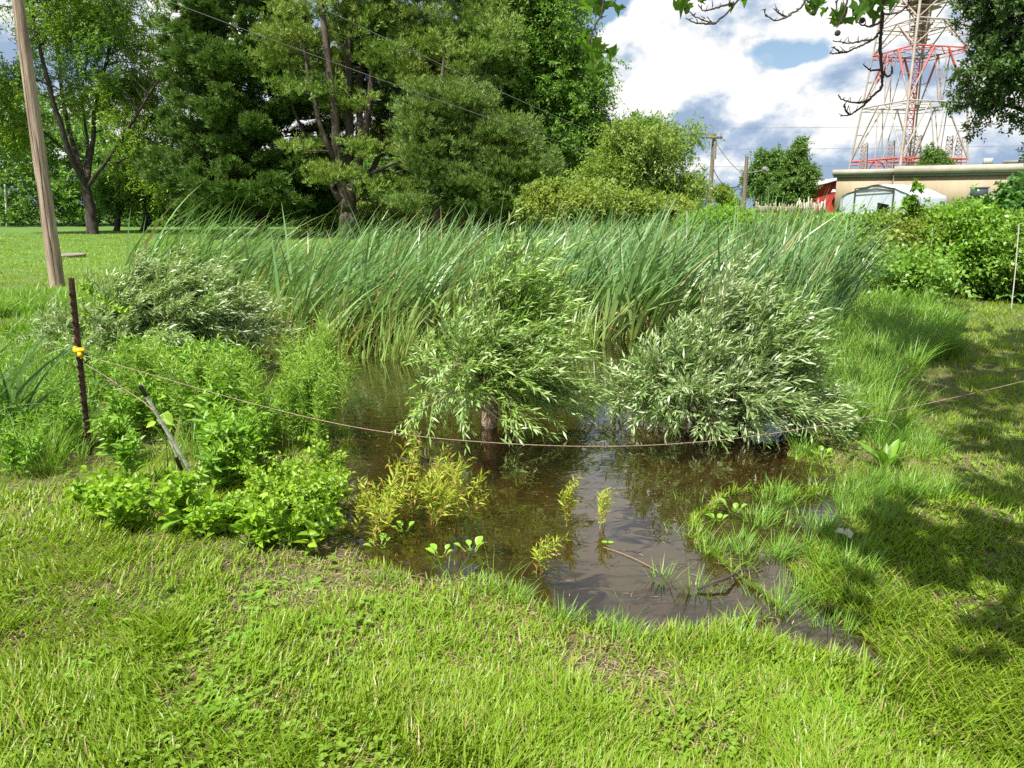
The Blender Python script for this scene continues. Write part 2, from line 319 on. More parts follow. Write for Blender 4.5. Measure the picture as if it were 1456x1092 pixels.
def water_mat():
    m, nt, out = newmat('pond_water'); pos = wpos(nt)
    n1 = noise(nt, scaled(nt, pos, (1, 1.6, 1)), 5.5, 2, .4, .6); n2 = noise(nt, pos, 1.7, 2)
    hgt = mathn(nt, 'MULTIPLY_ADD', n1, .6, n2); b = N_(nt, 'Bump'); b.inputs['Strength'].default_value = .10; b.inputs['Distance'].default_value = .03; nt.links.new(hgt, b.inputs['Height'])
    g = N_(nt, 'BsdfGlossy'); g.inputs['Roughness'].default_value = .015; g.inputs['Color'].default_value = (1, .98, .93, 1); nt.links.new(b.outputs[0], g.inputs['Normal'])
    t = N_(nt, 'BsdfTransparent'); t.inputs['Color'].default_value = (.66, .57, .34, 1)
    d = N_(nt, 'BsdfDiffuse'); d.inputs['Color'].default_value = (.018, .014, .006, 1)
    a = N_(nt, 'MixShader'); a.inputs[0].default_value = .35; nt.links.new(t.outputs[0], a.inputs[1]); nt.links.new(d.outputs[0], a.inputs[2])
    f = N_(nt, 'Fresnel'); f.inputs['IOR'].default_value = 1.42; nt.links.new(b.outputs[0], f.inputs['Normal'])
    x = N_(nt, 'MixShader'); nt.links.new(mathn(nt, 'MULTIPLY', f.outputs[0], 1.6, clamp=True), x.inputs[0]); nt.links.new(a.outputs[0], x.inputs[1]); nt.links.new(g.outputs[0], x.inputs[2]); nt.links.new(x.outputs[0], out.inputs[0]); return m

# ------------------------------------------------------------------ world, sun, camera
def blob(nt, vec, px, py, rad, soft, flat=1.0, wob=.10):
    d = nrm(ray(px, py)); n = N_(nt, 'VectorMath', operation='DISTANCE'); 
    tn = nt.nodes.new('ShaderNodeTexNoise'); tn.inputs['Scale'].default_value = 9.0; tn.inputs['Detail'].default_value = 5; nt.links.new(vec, tn.inputs['Vector']); w1 = N_(nt, 'VectorMath', operation='MULTIPLY_ADD'); nt.links.new(tn.outputs['Color'], w1.inputs[0]); w1.inputs[1].default_value = (wob, wob, wob * .5); w1.inputs[2].default_value = (-wob / 2, -wob / 2, -wob / 4)
    w2 = N_(nt, 'VectorMath', operation='ADD'); nt.links.new(w1.outputs[0], w2.inputs[0]); nt.links.new(vec, w2.inputs[1]); w3 = N_(nt, 'VectorMath', operation='MULTIPLY'); nt.links.new(w2.outputs[0], w3.inputs[0]); w3.inputs[1].default_value = (1, 1, flat); nt.links.new(w3.outputs[0], n.inputs[0]); n.inputs[1].default_value = (d[0], d[1], d[2] * flat)
    mr = N_(nt, 'MapRange', interpolation_type='SMOOTHSTEP'); nt.links.new(n.outputs['Value'], mr.inputs[0]); mr.inputs[1].default_value = rad + soft; mr.inputs[2].default_value = rad; return mr.outputs[0]
def make_world():
    w = bpy.data.worlds.new('World'); scene.world = w; w.use_nodes = True; nt = w.node_tree
    for n in list(nt.nodes): nt.nodes.remove(n)
    out = nt.nodes.new('ShaderNodeOutputWorld'); sky = nt.nodes.new('ShaderNodeTexSky'); sky.sky_type = 'NISHITA'; sky.sun_disc = False
    sky.sun_elevation = SUN_EL; sky.sun_rotation = math.atan2(-SUN_H[0], -SUN_H[1]); sky.air_density = 1.0; sky.dust_density = .6; sky.ozone_density = 1.2
    bg = nt.nodes.new('ShaderNodeBackground'); nt.links.new(sky.outputs[0], bg.inputs[0]); bg.inputs[1].default_value = SKY_STR
    v = nt.nodes.new('ShaderNodeTexCoord').outputs['Generated']
    def vadd(off):
        n = N_(nt, 'VectorMath', operation='ADD'); nt.links.new(v, n.inputs[0]); n.inputs[1].default_value = off; return n.outputs[0]
    st = (1, 1, 1.7)
    def dens(vec):
        a = noise(nt, scaled(nt, vec, st), 3.2, 7, .55, .35); b = noise(nt, scaled(nt, vec, st), 11, 6, .6, .2)
        return mathn(nt, 'MULTIPLY_ADD', b, .35, a)
    D0 = dens(vadd((1.3, .4, .2))); D1 = dens(vadd((1.3 - .035, .4 - .01, .2 + .05)))
    cover = mathn(nt, 'ADD', D0, -.44)
    add = lambda a, val, mask: mathn(nt, 'MULTIPLY_ADD', mask, val, a)
    cover = add(cover, .35, blob(nt, v, 990, 170, .07, .14)); cover = add(cover, .30, blob(nt, v, 1260, 240, .10, .12))
    cover = add(cover, -.60, blob(nt, v, 1110, 66, .022, .07, 2.8, .13)); cover = add(cover, -.38, blob(nt, v, 1190, 82, .012, .07, 2.8, .13)); cover = add(cover, -.85, blob(nt, v, 795, 2, .045, .06)); cover = add(cover, -.18, blob(nt, v, 1010, 262, .05, .06))
    cover = add(cover, .25, blob(nt, v, 900, -480, .14, .18))
    cmask = mathn(nt, 'MULTIPLY_ADD', cover, 7.5, .15, clamp=True)
    rel = mathn(nt, 'SUBTRACT', D0, D1)
    lit = mathn(nt, 'MULTIPLY_ADD', rel, 8.5, .60)
    lit = add(lit, .14, blob(nt, v, 930, 130, .05, .12)); lit = add(lit, -.28, blob(nt, v, 1090, 250, .07, .12)); lit = add(lit, -.12, blob(nt, v, 1380, 230, .08, .10)); lit = add(lit, .30, blob(nt, v, 1310, 110, .07, .08)); lit = add(lit, .30, blob(nt, v, 915, 90, .04, .06)); lit = add(lit, .16, blob(nt, v, 1220, 120, .05, .06)); lit = add(lit, -.22, blob(nt, v, 1040, 150, .03, .05)); lit = add(lit, .16, blob(nt, v, 1180, 150, .04, .05))
    lit = add(lit, .22, blob(nt, v, 900, -480, .16, .18))
    ccol = ramp(nt, lit, [(.0, (.33, .44, .62)), (.32, (.48, .58, .73)), (.60, (.70, .76, .83)), (.80, (.86, .88, .90)), (1.0, (1.0, .985, .95))])
    bc = nt.nodes.new('ShaderNodeBackground'); nt.links.new(ccol, bc.inputs[0]); bc.inputs[1].default_value = CLOUD_STR
    x = N_(nt, 'MixShader'); nt.links.new(cmask, x.inputs[0]); nt.links.new(bg.outputs[0], x.inputs[1]); nt.links.new(bc.outputs[0], x.inputs[2]); nt.links.new(x.outputs[0], out.inputs[0])
EXPO = 1.14; SKY_STR = 0.062; CLOUD_STR = 0.50
make_world()
sd = bpy.data.lights.new('sun', 'SUN'); sd.energy = 5.0; sd.angle = R(.5); sd.color = (1, .955, .87); so = bpy.data.objects.new('sun', sd); COL.objects.link(so)
sv = Vector((SUN_H[0] * math.cos(SUN_EL), SUN_H[1] * math.cos(SUN_EL), -math.sin(SUN_EL))); so.rotation_euler = sv.to_track_quat('-Z', 'Y').to_euler(); so.location = (-20, -20, 40)
cd = bpy.data.cameras.new('camera'); cd.sensor_width = 36; cd.lens = 36 * FPX / 1456; cd.clip_end = 5000; cd.clip_start = .05
co = bpy.data.objects.new('camera', cd); COL.objects.link(co); co.location = (0, 0, CAMH); co.rotation_euler = (math.pi / 2 - PITCH, 0, 0); scene.camera = co
scene.view_settings.view_transform = 'Standard'; scene.view_settings.look = 'None'; scene.view_settings.gamma = 1; scene.view_settings.exposure = EXPO
scene.cycles.max_bounces = 7; scene.cycles.transparent_max_bounces = 12; scene.cycles.diffuse_bounces = 3; scene.cycles.transmission_bounces = 4; scene.cycles.glossy_bounces = 3
scene.cycles.use_denoising = False; scene.cycles.sample_clamp_indirect = 4

# ------------------------------------------------------------------ ground and water
def grow(a, b, step, g, end):
    c = list(np.arange(a, b + 1e-6, step)); s = step; p = c[-1]
    while p < end: s *= g; p += s; c.append(p)
    return c
def make_ground():
    xs = grow(0, 6.5, .065, 1.10, 900); xs = np.array([-x for x in xs[:0:-1]] + xs)
    ys = np.array([-60, -20, -6, -2, 0, .8] + grow(1.3, 12.5, .065, 1.09, 1500))
    X, Y = np.meshgrid(xs, ys); Z = gz(X, Y); nx, ny = len(xs), len(ys)
    i = np.arange(ny - 1)[:, None] * nx + np.arange(nx - 1)[None]; F = np.stack([i, i + 1, i + nx + 1, i + nx], -1).reshape(-1, 4)
    tag(MB().add(np.stack([X, Y, Z], -1), F).build('ground', ground_mat(), smooth=True), kind='structure')
    pts = sum([[(-11.5, 2.3), (8.5, 2.3), (8.5, 16.5), (-11.5, 16.5)]], [])
    tag(MB().add([[x, y, WATER] for x, y in pts], [[0, 1, 2, 3]]).build('pond_water', water_mat()), kind='structure')
make_ground()

# ------------------------------------------------------------------ lawn
def make_lawn():
    rng = np.random.default_rng(11); n = 900000
    d = np.exp(rng.uniform(math.log(1.35), math.log(62), n)); th = rng.uniform(-.80, .80, n); x = d * np.sin(th); y = d * np.cos(th)
    z = gz(x, y); den = vnoise(x, y, 3.1, 21) * .6 + vnoise(x, y, 9, 22) * .4
    dp = sdf(x, y, POND); bare = sstep(.75, .1, dp) * (x < .6) * (x > -1.9) * (y < 4.2)
    keep = (z > WATER - .004) & (rng.random(n) < np.clip(3.0 * (den - .22) + .25 * (x > 1.2) * (y > 3), .34, 1) * (1 - .62 * bare))
    keep &= ~((y > 8.2) & (y < 16.5) & (dp < .5))
    keep &= ~((y > 16) & (x > .5) & (y < 60) & (rng.random(n) < .6))
    x, y, z, d, den, bare = [a[keep] for a in (x, y, z, d, den, bare)]; n = len(x)
    tuft = vnoise(x, y, 4.5, 23)
    h = (.026 + .046 * rng.random(n) ** 1.3) * (.5 + 1.1 * tuft) * (1 - .35 * bare); h *= np.where(d > 8, 1.1, 1)
    bright = sstep(1.8, 1.2, np.abs(x - 1.2)) * sstep(3.4, 2.9, y); h *= 1 + .45 * bright
    w = .0036 * (1 + .9 * rng.random(n)) * np.maximum(1, d / 3.6) ** .85
    head = rng.uniform(0, 6.28, n) * .75 + vnoise(x, y, 1.3, 24) * 6; lean = rng.uniform(.1, .75, n); bend = rng.uniform(0, .55, n)
    near = d < 5.0; B = np.stack([x, y, z - .004], 1); mb = MB(); face = head + math.pi / 2 + rng.normal(0, .5, n)
    blades(mb, B[near], head[near], lean[near], bend[near], h[near], w[near], 3, face[near])
    f = ~near; blades(mb, B[f], head[f], lean[f], bend[f], h[f], w[f], 1, face[f])
    # clover and plantain leaves in the turf
    k = 11000; dd = np.exp(rng.uniform(math.log(1.4), math.log(7), k)); tt = rng.uniform(-.8, .8, k); cx = dd * np.sin(tt); cy = dd * np.cos(tt); cz = gz(cx, cy)
    ok = (cz > WATER + .006) & (vnoise(cx, cy, 2.4, 31) * .7 + .3 * vnoise(cx, cy, 9, 32) > .56 - .10 * (cx < -.2)); cx, cy, cz, dd = cx[ok], cy[ok], cz[ok], dd[ok]; k = len(cx)
    P = np.stack([cx, cy, cz + rng.uniform(.012, .04, k)], 1); L = rng.uniform(.010, .023, k) * np.maximum(1, dd / 4)
    for q in range(3):
        a = rng.uniform(0, .5, k) + q * 2.09; D = np.stack([np.cos(a), np.sin(a), rng.uniform(-.1, .3, k)], 1); leaves(mb, P, D, nrm(np.array([0, 0, 1.]) + .35 * rng.normal(size=(k, 3))), L, L * .9, m=1, six=True)
    tag(mb.build('lawn_grass', [GRASS, CLOVER]), 'short mown yellow-green lawn grass with clover around the pond', 'grass', kind='stuff')
    # dead stems lying on the mud and in the shallows
    mb = MB(); k = 60000; dd = np.exp(rng.uniform(math.log(1.5), math.log(6), k)); tt = rng.uniform(-.7, .7, k); cx = dd * np.sin(tt); cy = dd * np.cos(tt); cz = gz(cx, cy); dp = sdf(cx, cy, POND)
    ok = (cz > WATER - .004) & ((dp < .55) | (rng.random(k) < .75)); cx, cy, cz = cx[ok], cy[ok], cz[ok]; k = len(cx); a = rng.uniform(0, 6.28, k)
    leaves(mb, np.stack([cx, cy, cz + .004 + rng.uniform(0, .012, k)], 1), np.stack([np.cos(a), np.sin(a), rng.uniform(-.05, .12, k)], 1), nrm(np.array([0, 0, 1.]) + .2 * rng.normal(size=(k, 3))), rng.uniform(.015, .075, k), rng.uniform(.0015, .0045, k))
    tag(mb.build('straw_litter', LITTER), 'brown dead stems and bits strewn on the muddy bank', 'litter', kind='stuff')
make_lawn()

def tall_grass():
    rng = np.random.default_rng(12); mb = MB()
    def patch(pxs, n, h0, h1, w0, rad=.25, lean=.3, wind=.15, m=0, tuftn=26):
        for (px, py, r_) in pxs:
            c = ground_at(px, py); k = int(n * r_ * r_ * 4) + 3; a = rng.uniform(0, 6.28, k); rr = r_ * np.sqrt(rng.random(k)); tx = c[0] + rr * np.cos(a); ty = c[1] + rr * np.sin(a) * 1.1
            tx = np.repeat(tx, tuftn); ty = np.repeat(ty, tuftn); q = len(tx); ox = rng.normal(0, .03, q); oy = rng.normal(0, .03, q); x = tx + ox; y = ty + oy; z = gz(x, y)
            hd = np.arctan2(oy + .01, ox + wind * .12); h = rng.uniform(h0, h1, q) * np.repeat(rng.uniform(.7, 1.15, k), tuftn)
            blades(mb, np.stack([x, y, np.maximum(z, WATER - .06) - .01], 1), hd, rng.uniform(.05, lean, q), rng.uniform(.1, .75, q), h, w0 * rng.uniform(.7, 1.4, q) * max(1, c[1] / 5), 4, hd + 1.57 + rng.normal(0, .5, q), m=m)
    patch([(1215, 560, .35), (1250, 520, .45), (1180, 600, .25), (1290, 500, .5), (1230, 610, .3), (1300, 470, .5), (1210, 480, .6), (1245, 440, .7), (1180, 520, .3)], 60, .24, .46, .0045)
    patch([(1205, 720, .16), (1255, 700, .18), (1240, 740, .14), (1110, 720, .11), (1080, 755, .08), (1150, 760, .13), (1290, 640, .25), (1300, 700, .2), (1130, 800, .10), (1200, 810, .12), (1060, 790, .10)], 120, .07, .17, .0035)
    patch([(1160, 860, .07), (1230, 860, .08), (1190, 900, .06), (1120, 880, .05), (1010, 790, .05)], 130, .07, .15, .003, tuftn=16)
    patch([(160, 440, .9), (100, 470, .7), (230, 520, .5), (300, 560, .4), (180, 520, .5), (60, 520, .6), (380, 590, .25), (120, 560, .4), (40, 600, .4), (30, 440, 1.2), (40, 650, .3), (90, 650, .25), (20, 560, .5), (110, 620, .3), (300, 640, .3), (400, 620, .3)], 38, .16, .36, .005)
    patch([(870, 900, .10), (800, 890, .08), (740, 860, .06), (900, 925, .08), (680, 850, .06), (560, 830, .06), (960, 925, .1), (1060, 915, .08)], 110, .06, .12, .0035, tuftn=18)
    patch([(1000, 775, .22), (960, 765, .12), (1040, 800, .18), (985, 715, .16), (1080, 705, .15), (1150, 870, .2), (1230, 905, .2), (1100, 870, .16), (1180, 690, .16), (640, 815, .1), (720, 830, .08)], 40, .07, .17, .0022, tuftn=6, lean=.9)
    tag(mb.build('bank_grass', [TALLG]), 'long unmown grass on the pond bank', 'long grass', kind='stuff')
tall_grass()

# ------------------------------------------------------------------ cattails
WIND = np.array([1.0, .12, 0])
def reed_blades(rng, mb, x, y, hmin, hmax, w, lean0, m=0, per=7, upright=0.0, z0=None):
    n = len(x); x = np.repeat(x, per) + rng.normal(0, .025, n * per); y = np.repeat(y, per) + rng.normal(0, .025, n * per); q = len(x)
    fac = np.repeat(rng.uniform(.86, 1.08, n) * (.72 + .46 * vnoise(x[::per], y[::per], 1.3, 47)), per); h = rng.uniform(hmin, hmax, q) * fac * rng.choice([1, 1, 1, .8, .6], q)
    wl = lean0 * rng.uniform(.6, 1.3, q); vx = wl + rng.normal(0, .22, q); vy = rng.normal(0, .22, q); hd = np.arctan2(vy, vx); mag = np.hypot(vx, vy)
    z = np.maximum(gz(x, y), WATER - .15) - .02
    blades(mb, np.stack([x, y, z], 1), hd, mag * .32, mag * .62 + rng.uniform(0, .15, q), h, w * rng.uniform(.7, 1.3, q), 7, hd + 1.57 + rng.normal(0, .9, q), m=m, droop=rng.uniform(0, .10, q) * (rng.random(q) < .6) + .45 * (rng.random(q) < .10))
def cattails():
    rng = np.random.default_rng(13); mb = MB(); n = 1800
    BED = np.array([on_plane(px, py)[:2] for px, py in [(225, 418), (330, 440), (395, 478), (470, 492), (560, 482), (640, 470), (780, 470), (880, 480), (1000, 470), (1120, 480), (1165, 440), (1190, 402)]] + [[6.6, 14.5], [4.5, 16.2], [-4.0, 16.6], [-8.2, 16.0]])
    x = rng.uniform(-9, 7.5, n * 2); y = rng.uniform(7.5, 17, n * 2); ok = (sdf(x, y, BED) < 0) & (rng.random(n * 2) < np.clip(.45 + 1.2 * vnoise(x, y, 1.1, 41), 0, 1)); x, y = x[ok], y[ok]
    left = sstep(-1, -6.5, x); lean = .42 + .42 * left - .20 * sstep(0, 5, x)
    for k in range(1):
        per = 6; reed_blades(rng, mb, x, y, 1.4, 1.98, .035, np.repeat(lean, per), per=per)
    # brown dead stalks low in the bed
    k = 2600; i = rng.integers(0, len(x), k); a = rng.uniform(0, 6.28, k)
    blades(mb, np.stack([x[i], y[i], np.full(k, WATER)], 1), a, rng.uniform(.1, 1.2, k), rng.uniform(0, .8, k), rng.uniform(.3, .9, k), .012, 3, m=1)
    tag(mb.build('cattail_bed', [CATT, STRAW]), 'dense bed of tall blue-green cattails leaning in the wind behind the pond', 'cattails', kind='stuff')
    # separate clumps in front of the bed
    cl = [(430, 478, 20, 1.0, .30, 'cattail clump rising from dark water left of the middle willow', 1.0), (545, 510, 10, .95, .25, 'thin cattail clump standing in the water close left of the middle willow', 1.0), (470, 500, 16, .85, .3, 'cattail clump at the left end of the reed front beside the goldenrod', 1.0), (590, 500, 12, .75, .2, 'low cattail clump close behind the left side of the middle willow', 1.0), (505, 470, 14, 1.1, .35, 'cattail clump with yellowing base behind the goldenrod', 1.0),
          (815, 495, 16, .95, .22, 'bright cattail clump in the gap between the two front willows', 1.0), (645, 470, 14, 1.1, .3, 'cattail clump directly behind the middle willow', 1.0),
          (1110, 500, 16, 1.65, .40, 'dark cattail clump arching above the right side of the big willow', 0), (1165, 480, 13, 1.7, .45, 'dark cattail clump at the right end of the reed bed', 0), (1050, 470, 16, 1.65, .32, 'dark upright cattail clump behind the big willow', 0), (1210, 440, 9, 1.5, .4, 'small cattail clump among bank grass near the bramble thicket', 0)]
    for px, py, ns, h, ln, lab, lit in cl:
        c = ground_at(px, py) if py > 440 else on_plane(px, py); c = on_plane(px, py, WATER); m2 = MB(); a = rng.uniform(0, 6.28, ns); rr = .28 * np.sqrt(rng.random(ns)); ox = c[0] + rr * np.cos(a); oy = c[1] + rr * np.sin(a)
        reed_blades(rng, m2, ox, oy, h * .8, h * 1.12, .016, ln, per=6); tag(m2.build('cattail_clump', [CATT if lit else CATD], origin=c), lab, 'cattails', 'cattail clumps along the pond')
    c = np.array([-3.72, 5.2, 0.0]); m2 = MB(); ns = 10; a = rng.uniform(0, 6.28, ns); ox = c[0] + .2 * np.cos(a); oy = c[1] + .2 * np.sin(a)
    reed_blades(rng, m2, ox, oy, .9, 1.25, .024, .6, per=4); tag(m2.build('cattail_clump', [CATD], origin=c), 'cattail blades bending in from the left edge beside the wooden pole', 'cattails', 'cattail clumps along the pond')
cattails()

# ------------------------------------------------------------------ willow shrubs
def willow(label, base, height, rad, n_stems, n_twigs, mat, seed, lean=.25, trunk=None, flat=1.0, squash=None, leafL=.07):
    rng = np.random.default_rng(seed); root = thing('willow_shrub', label, 'willow', base, 'willow shrubs round the pond'); base = np.asarray(base, float)
    st = MB(); ends = []; paths = []
    top0 = base + np.array([0, 0, .02])
    if trunk: 
        top0 = base + np.array([0, 0, trunk[0]]); TB = MB(); zz = np.linspace(-.25, trunk[0] * 1.15, 12); TB.tube(base + np.stack([.012 * np.sin(zz * 9), 0 * zz, zz], 1), trunk[1] * (1.1 - .25 * (zz > 0) * zz / trunk[0]), 14, rough=.13, seed=seed); TB.build('trunk', WBARK, root, base)
    for i in range(n_stems):
        az = i * 2.399 + rng.uniform(-.3, .3); zf = ((i + .5) / n_stems) ** 1.05 if n_stems else 0
        if trunk and math.sin(az) < -.6 and zf < .16 and abs(math.cos(az)) < .35: continue
        rr_ = rad * (1.02 - zf) ** .60 * rng.uniform(.55, 1.08); zt_ = height * (.10 + .90 * zf) * rng.uniform(.68, 1.16)
        e = base + np.array([math.cos(az) * rr_, math.sin(az) * rr_ * flat, zt_]) + WIND * lean * zf
        b = top0 + np.array([rng.normal(0, .04), rng.normal(0, .04), -trunk[0] * rng.uniform(0, .8) * (1 - zf)]) if trunk else base + np.array([math.cos(az) * rng.uniform(0, .3) * rad, math.sin(az) * rng.uniform(0, .3) * rad, 0])
        mid = b * .5 + e * .5 + np.array([0, 0, .20 * height * (1 - .6 * zf)]); P = bez(b, mid, e, 9); paths.append(P); st.tube(P, np.linspace(.009, .002, 9), 5)
    st.build('branches', TWIG, root, base)
    paths = np.array(paths); M = n_twigs; i = rng.integers(0, len(paths), M); t = rng.uniform(.08 if trunk else .2, 1, M) ** (1.0 if trunk else .8); j = np.minimum((t * 8).astype(int), 7); O = paths[i, j] * (1 - (t * 8 - j))[:, None] + paths[i, j + 1] * (t * 8 - j)[:, None]
    T = nrm(paths[i, j + 1] - paths[i, j]); D = nrm(T * .8 + .6 * rdir(rng, M) + np.array([0, 0, .55]) * (O[:, 2:3] > base[2] + .35 * height) + WIND * .28)
    Ln = rng.uniform(.14, .44, M) * (height / 1.2)
    P, LD, N, TW = sprigs(rng, O, D, Ln, 15, droop=.16, spread=.55, wind=WIND * .22)
    LD = nrm(LD + rng.normal(0, .16, LD.shape))
    ok = P[:, 2] > WATER + .05
    if trunk: ok &= ~((np.abs(P[:, 0] - base[0]) < .085) & (P[:, 1] < base[1] + .02) & (P[:, 2] < base[2] + .30))
    mb = MB(); L = rng.uniform(.6, 1.3, len(P)) * leafL * 1.05; leaves(mb, P[ok], LD[ok], N[ok], L[ok], L[ok] * .185, six=False, curl=.12, wide=.45)
    kt = ~((np.abs(TW[:, -1, 0] - base[0]) < .16) & (TW[:, -1, 1] < base[1] + .1) & (TW[:, -1, 2] < base[2] + .30)) if trunk else np.ones(M, bool)
    mb.tubes(TW[kt], np.linspace(.0022, .0008, 5)[None] * np.ones((kt.sum(), 1)), 3, m=1); mb.build('foliage', [mat, TWIG], root, base); return root
B1 = on_plane(695, 607, WATER); B2 = on_plane(1010, 622, WATER); B3 = ground_at(215, 502)
willow('green willow bush on a stubby bare trunk standing in the middle of the pond', B1, 1.22, .70, 66, 1450, WILL, 21, .22, trunk=(.36, .058), flat=1.0)
willow('large silvery willow bush spreading over the water at the right of the pond', B2 + np.array([.12, .25, 0]), 1.10, .88, 76, 2000, WILL2, 22, .18, flat=.8)
willow('low grey-green willow bush in front of the wooden pole beside the lawn', B3, 1.0, 1.55, 120, 3000, WILL2, 23, .30, flat=.8, leafL=.075)

# ------------------------------------------------------------------ herbs (a few built plants of each kind, then copies)
def herb(rng, h, nst, lean, nleaf, L, W, spread, droop, mats, six=False, branch=0, blen=.12, rstem=.0025, whorl=1, t0=.15, wide=.42):
    mb = MB()
    for s in range(nst):
        az = rng.uniform(0, 6.28); ln = rng.uniform(0, lean); d0 = np.array([math.cos(az) * ln, math.sin(az) * ln, 1.0]); hh = h * rng.uniform(.72, 1.05); o = np.array([rng.normal(0, .02), rng.normal(0, .02), -.01])
        P, LD, N, TW = sprigs(rng, o[None], d0[None], hh, nleaf, droop=.12 * rng.random(), spread=spread, wind=(.10, .02, 0), t0=t0)
        prof = np.sin(np.linspace(.5, 2.6, len(P))); Ls = L * prof * rng.uniform(.8, 1.2, len(P)); leaves(mb, P, LD, N, Ls, Ls * W / L, m=0, six=six, curl=droop, wide=wide)
        mb.tubes(TW, np.linspace(rstem, rstem * .4, 5)[None], 4, m=1)
        if branch:
            i = rng.integers(len(P) // 3, len(P), branch); P2, LD2, N2, TW2 = sprigs(rng, P[i], nrm(LD[i] + np.array([0, 0, .8])), blen * rng.uniform(.6, 1.2, branch), 7, droop=.1, spread=spread, wind=(.1, 0, 0))
            Ls = L * .62 * rng.uniform(.7, 1.2, len(P2)); leaves(mb, P2, LD2, N2, Ls, Ls * W / L, m=0, six=six, curl=droop, wide=wide); mb.tubes(TW2, np.full((branch, 5), rstem * .4), 3, m=1)
    return mb
def rosette(rng, n, L, W, mats, up=.9, curl=.35, stalk=0.0, m=0):
    mb = MB(); az = np.arange(n) * 2.399 + rng.uniform(-.3, .3, n); u = up * rng.uniform(.6, 1.3, n); D = np.stack([np.cos(az), np.sin(az), u], 1); D = nrm(D)
    S = nrm(np.cross(D, [0, 0, 1.0])); N = np.cross(S, D) * -1; N = np.where(N[:, 2:3] < 0, -N, N); o = D * stalk * rng.uniform(.7, 1.2, n)[:, None]; Ls = L * rng.uniform(.65, 1.15, n)
    K = 6; rows = []
    for k in range(K + 1):
        t = k / K; c = o + D * (Ls * t)[:, None] - np.array([0, 0, 1.0]) * (Ls * curl * t * t * 1.3)[:, None]; w = W * (Ls / L) * (math.sin(min(1, t * 1.02 + .04) * math.pi) ** .7) * .5 + .001
        rows += [c - S * w[:, None] + N * (w * .35)[:, None], c, c + S * w[:, None] + N * (w * .35)[:, None]]
    V = np.stack(rows, 1); q = (K + 1) * 3; i = np.arange(n)[:, None] * q
    mb.add(V, np.concatenate([i + np.array([3 * s + e, 3 * s + e + 1, 3 * s + e + 4, 3 * s + e + 3]) for s in range(K) for e in (0, 1)]), m)
    if stalk: mb.tubes(np.stack([o * t for t in np.linspace(0, 1, 4)], 1), np.full((n, 4), .0035), 5, m=1)
    return mb
def tuft(rng, n, h, w, lean=.35, rad=.04):
    mb = MB(); a = rng.uniform(0, 6.28, n); r_ = rad * np.sqrt(rng.random(n)); B = np.stack([r_ * np.cos(a), r_ * np.sin(a), np.full(n, -.03)], 1); hd = a + rng.normal(0, .5, n)
    blades(mb, B, hd, rng.uniform(.05, lean, n), rng.uniform(.05, .7, n), h * rng.uniform(.6, 1.1, n), w, 4, hd + 1.57); return mb
def plant(name, mbs, mats, places, labels, cat, group, rng, smin=.8, smax=1.2, on_water=False, zoff=0, flatplace=False):
    """places: picture points where each plant meets the ground"""
    protos = []; places = [p for p in places if name not in ('leafy_weed', 'lime_weed') or not (195 < p[0] < 300 and (p[1] > 625 if name == 'leafy_weed' else p[1] < 728))]
    for k, pl in enumerate(places):
        px, py = pl[0], pl[1]; s = pl[2] if len(pl) > 2 else rng.uniform(smin, smax)
        g = ground_at(px, py)
        if on_water: g = on_plane(px, py, WATER)
        g[2] = max(g[2], WATER - .03) + zoff; lab = labels[k] if isinstance(labels, list) else labels
        if k < len(mbs): o = mbs[k].build(name, mats, smooth=False); o.location = tuple(g); o.rotation_euler = (0, 0, rng.uniform(-.4, .4)); o.scale = (s, s, s); tag(o, lab, cat, group if len(places) > 1 else None); protos.append(o)
        else: dup(protos[k % len(protos)], g, rng.uniform(0, 6.28), s, lab)
rg = np.random.default_rng(31)
def scat(rng, poly, n, mind=0):
    poly = np.array(poly, float); out = []; lo = poly.min(0); hi = poly.max(0)
    while len(out) < n:
        p = lo + rng.random(2) * (hi - lo)
        if sdf(p[0:1], p[1:2], poly)[0] < 0: out.append((p[0], p[1]))
    return out
# goldenrod: feathery upright stems
gold = [herb(rg, .62, 3, .16, 46, .085, .013, .95, .25, None, branch=7, blen=.10) for _ in range(5)]
plant('goldenrod', gold, [GOLD, STEM], scat(rg, [(345, 590), (400, 560), (470, 560), (505, 600), (470, 650), (400, 660), (350, 640)], 34) + scat(rg, [(170, 570), (320, 560), (330, 660), (180, 640)], 14), 'feathery upright green goldenrod between the left bank and the dark water', 'goldenrod', 'goldenrod plants at the left side of the pond', rg, .85, 1.15)
# leafy weeds around the post
weed = [herb(rg, rg.uniform(.30, .44), 3, .35, 19, .11, rg.uniform(.024, .042), 1.0, .28, None, six=True, branch=3, blen=.10) for _ in range(5)]
plant('leafy_weed', weed, [WEED, STEM], scat(rg, [(160, 560), (200, 530), (330, 545), (370, 640), (380, 700), (260, 735), (165, 690), (150, 630)], 96), 'leafy green weed in the thick growth around the rusty post', 'weed', 'leafy weeds around the rusty post', rg, .7, 1.15)
grw = [herb(rg, .34, 3, .35, 20, .085, .020, 1.0, .28, None, six=True, branch=3, blen=.08) for _ in range(3)]
plant('meadow_weed', grw, [WEED, STEM], scat(rg, [(0, 500), (90, 470), (200, 490), (300, 530), (230, 560), (110, 590), (90, 680), (0, 690)], 60), 'low green weed on the grassy bank left of the pond', 'weed', 'low weeds on the left bank', rg, .6, 1.1)
lime = [herb(rg, rg.uniform(.13, .24), 3, .75, 8, rg.uniform(.05, .085), rg.uniform(.028, .048), 1.15, .2, None, six=True, branch=2, blen=.07, wide=.36) for _ in range(8)]
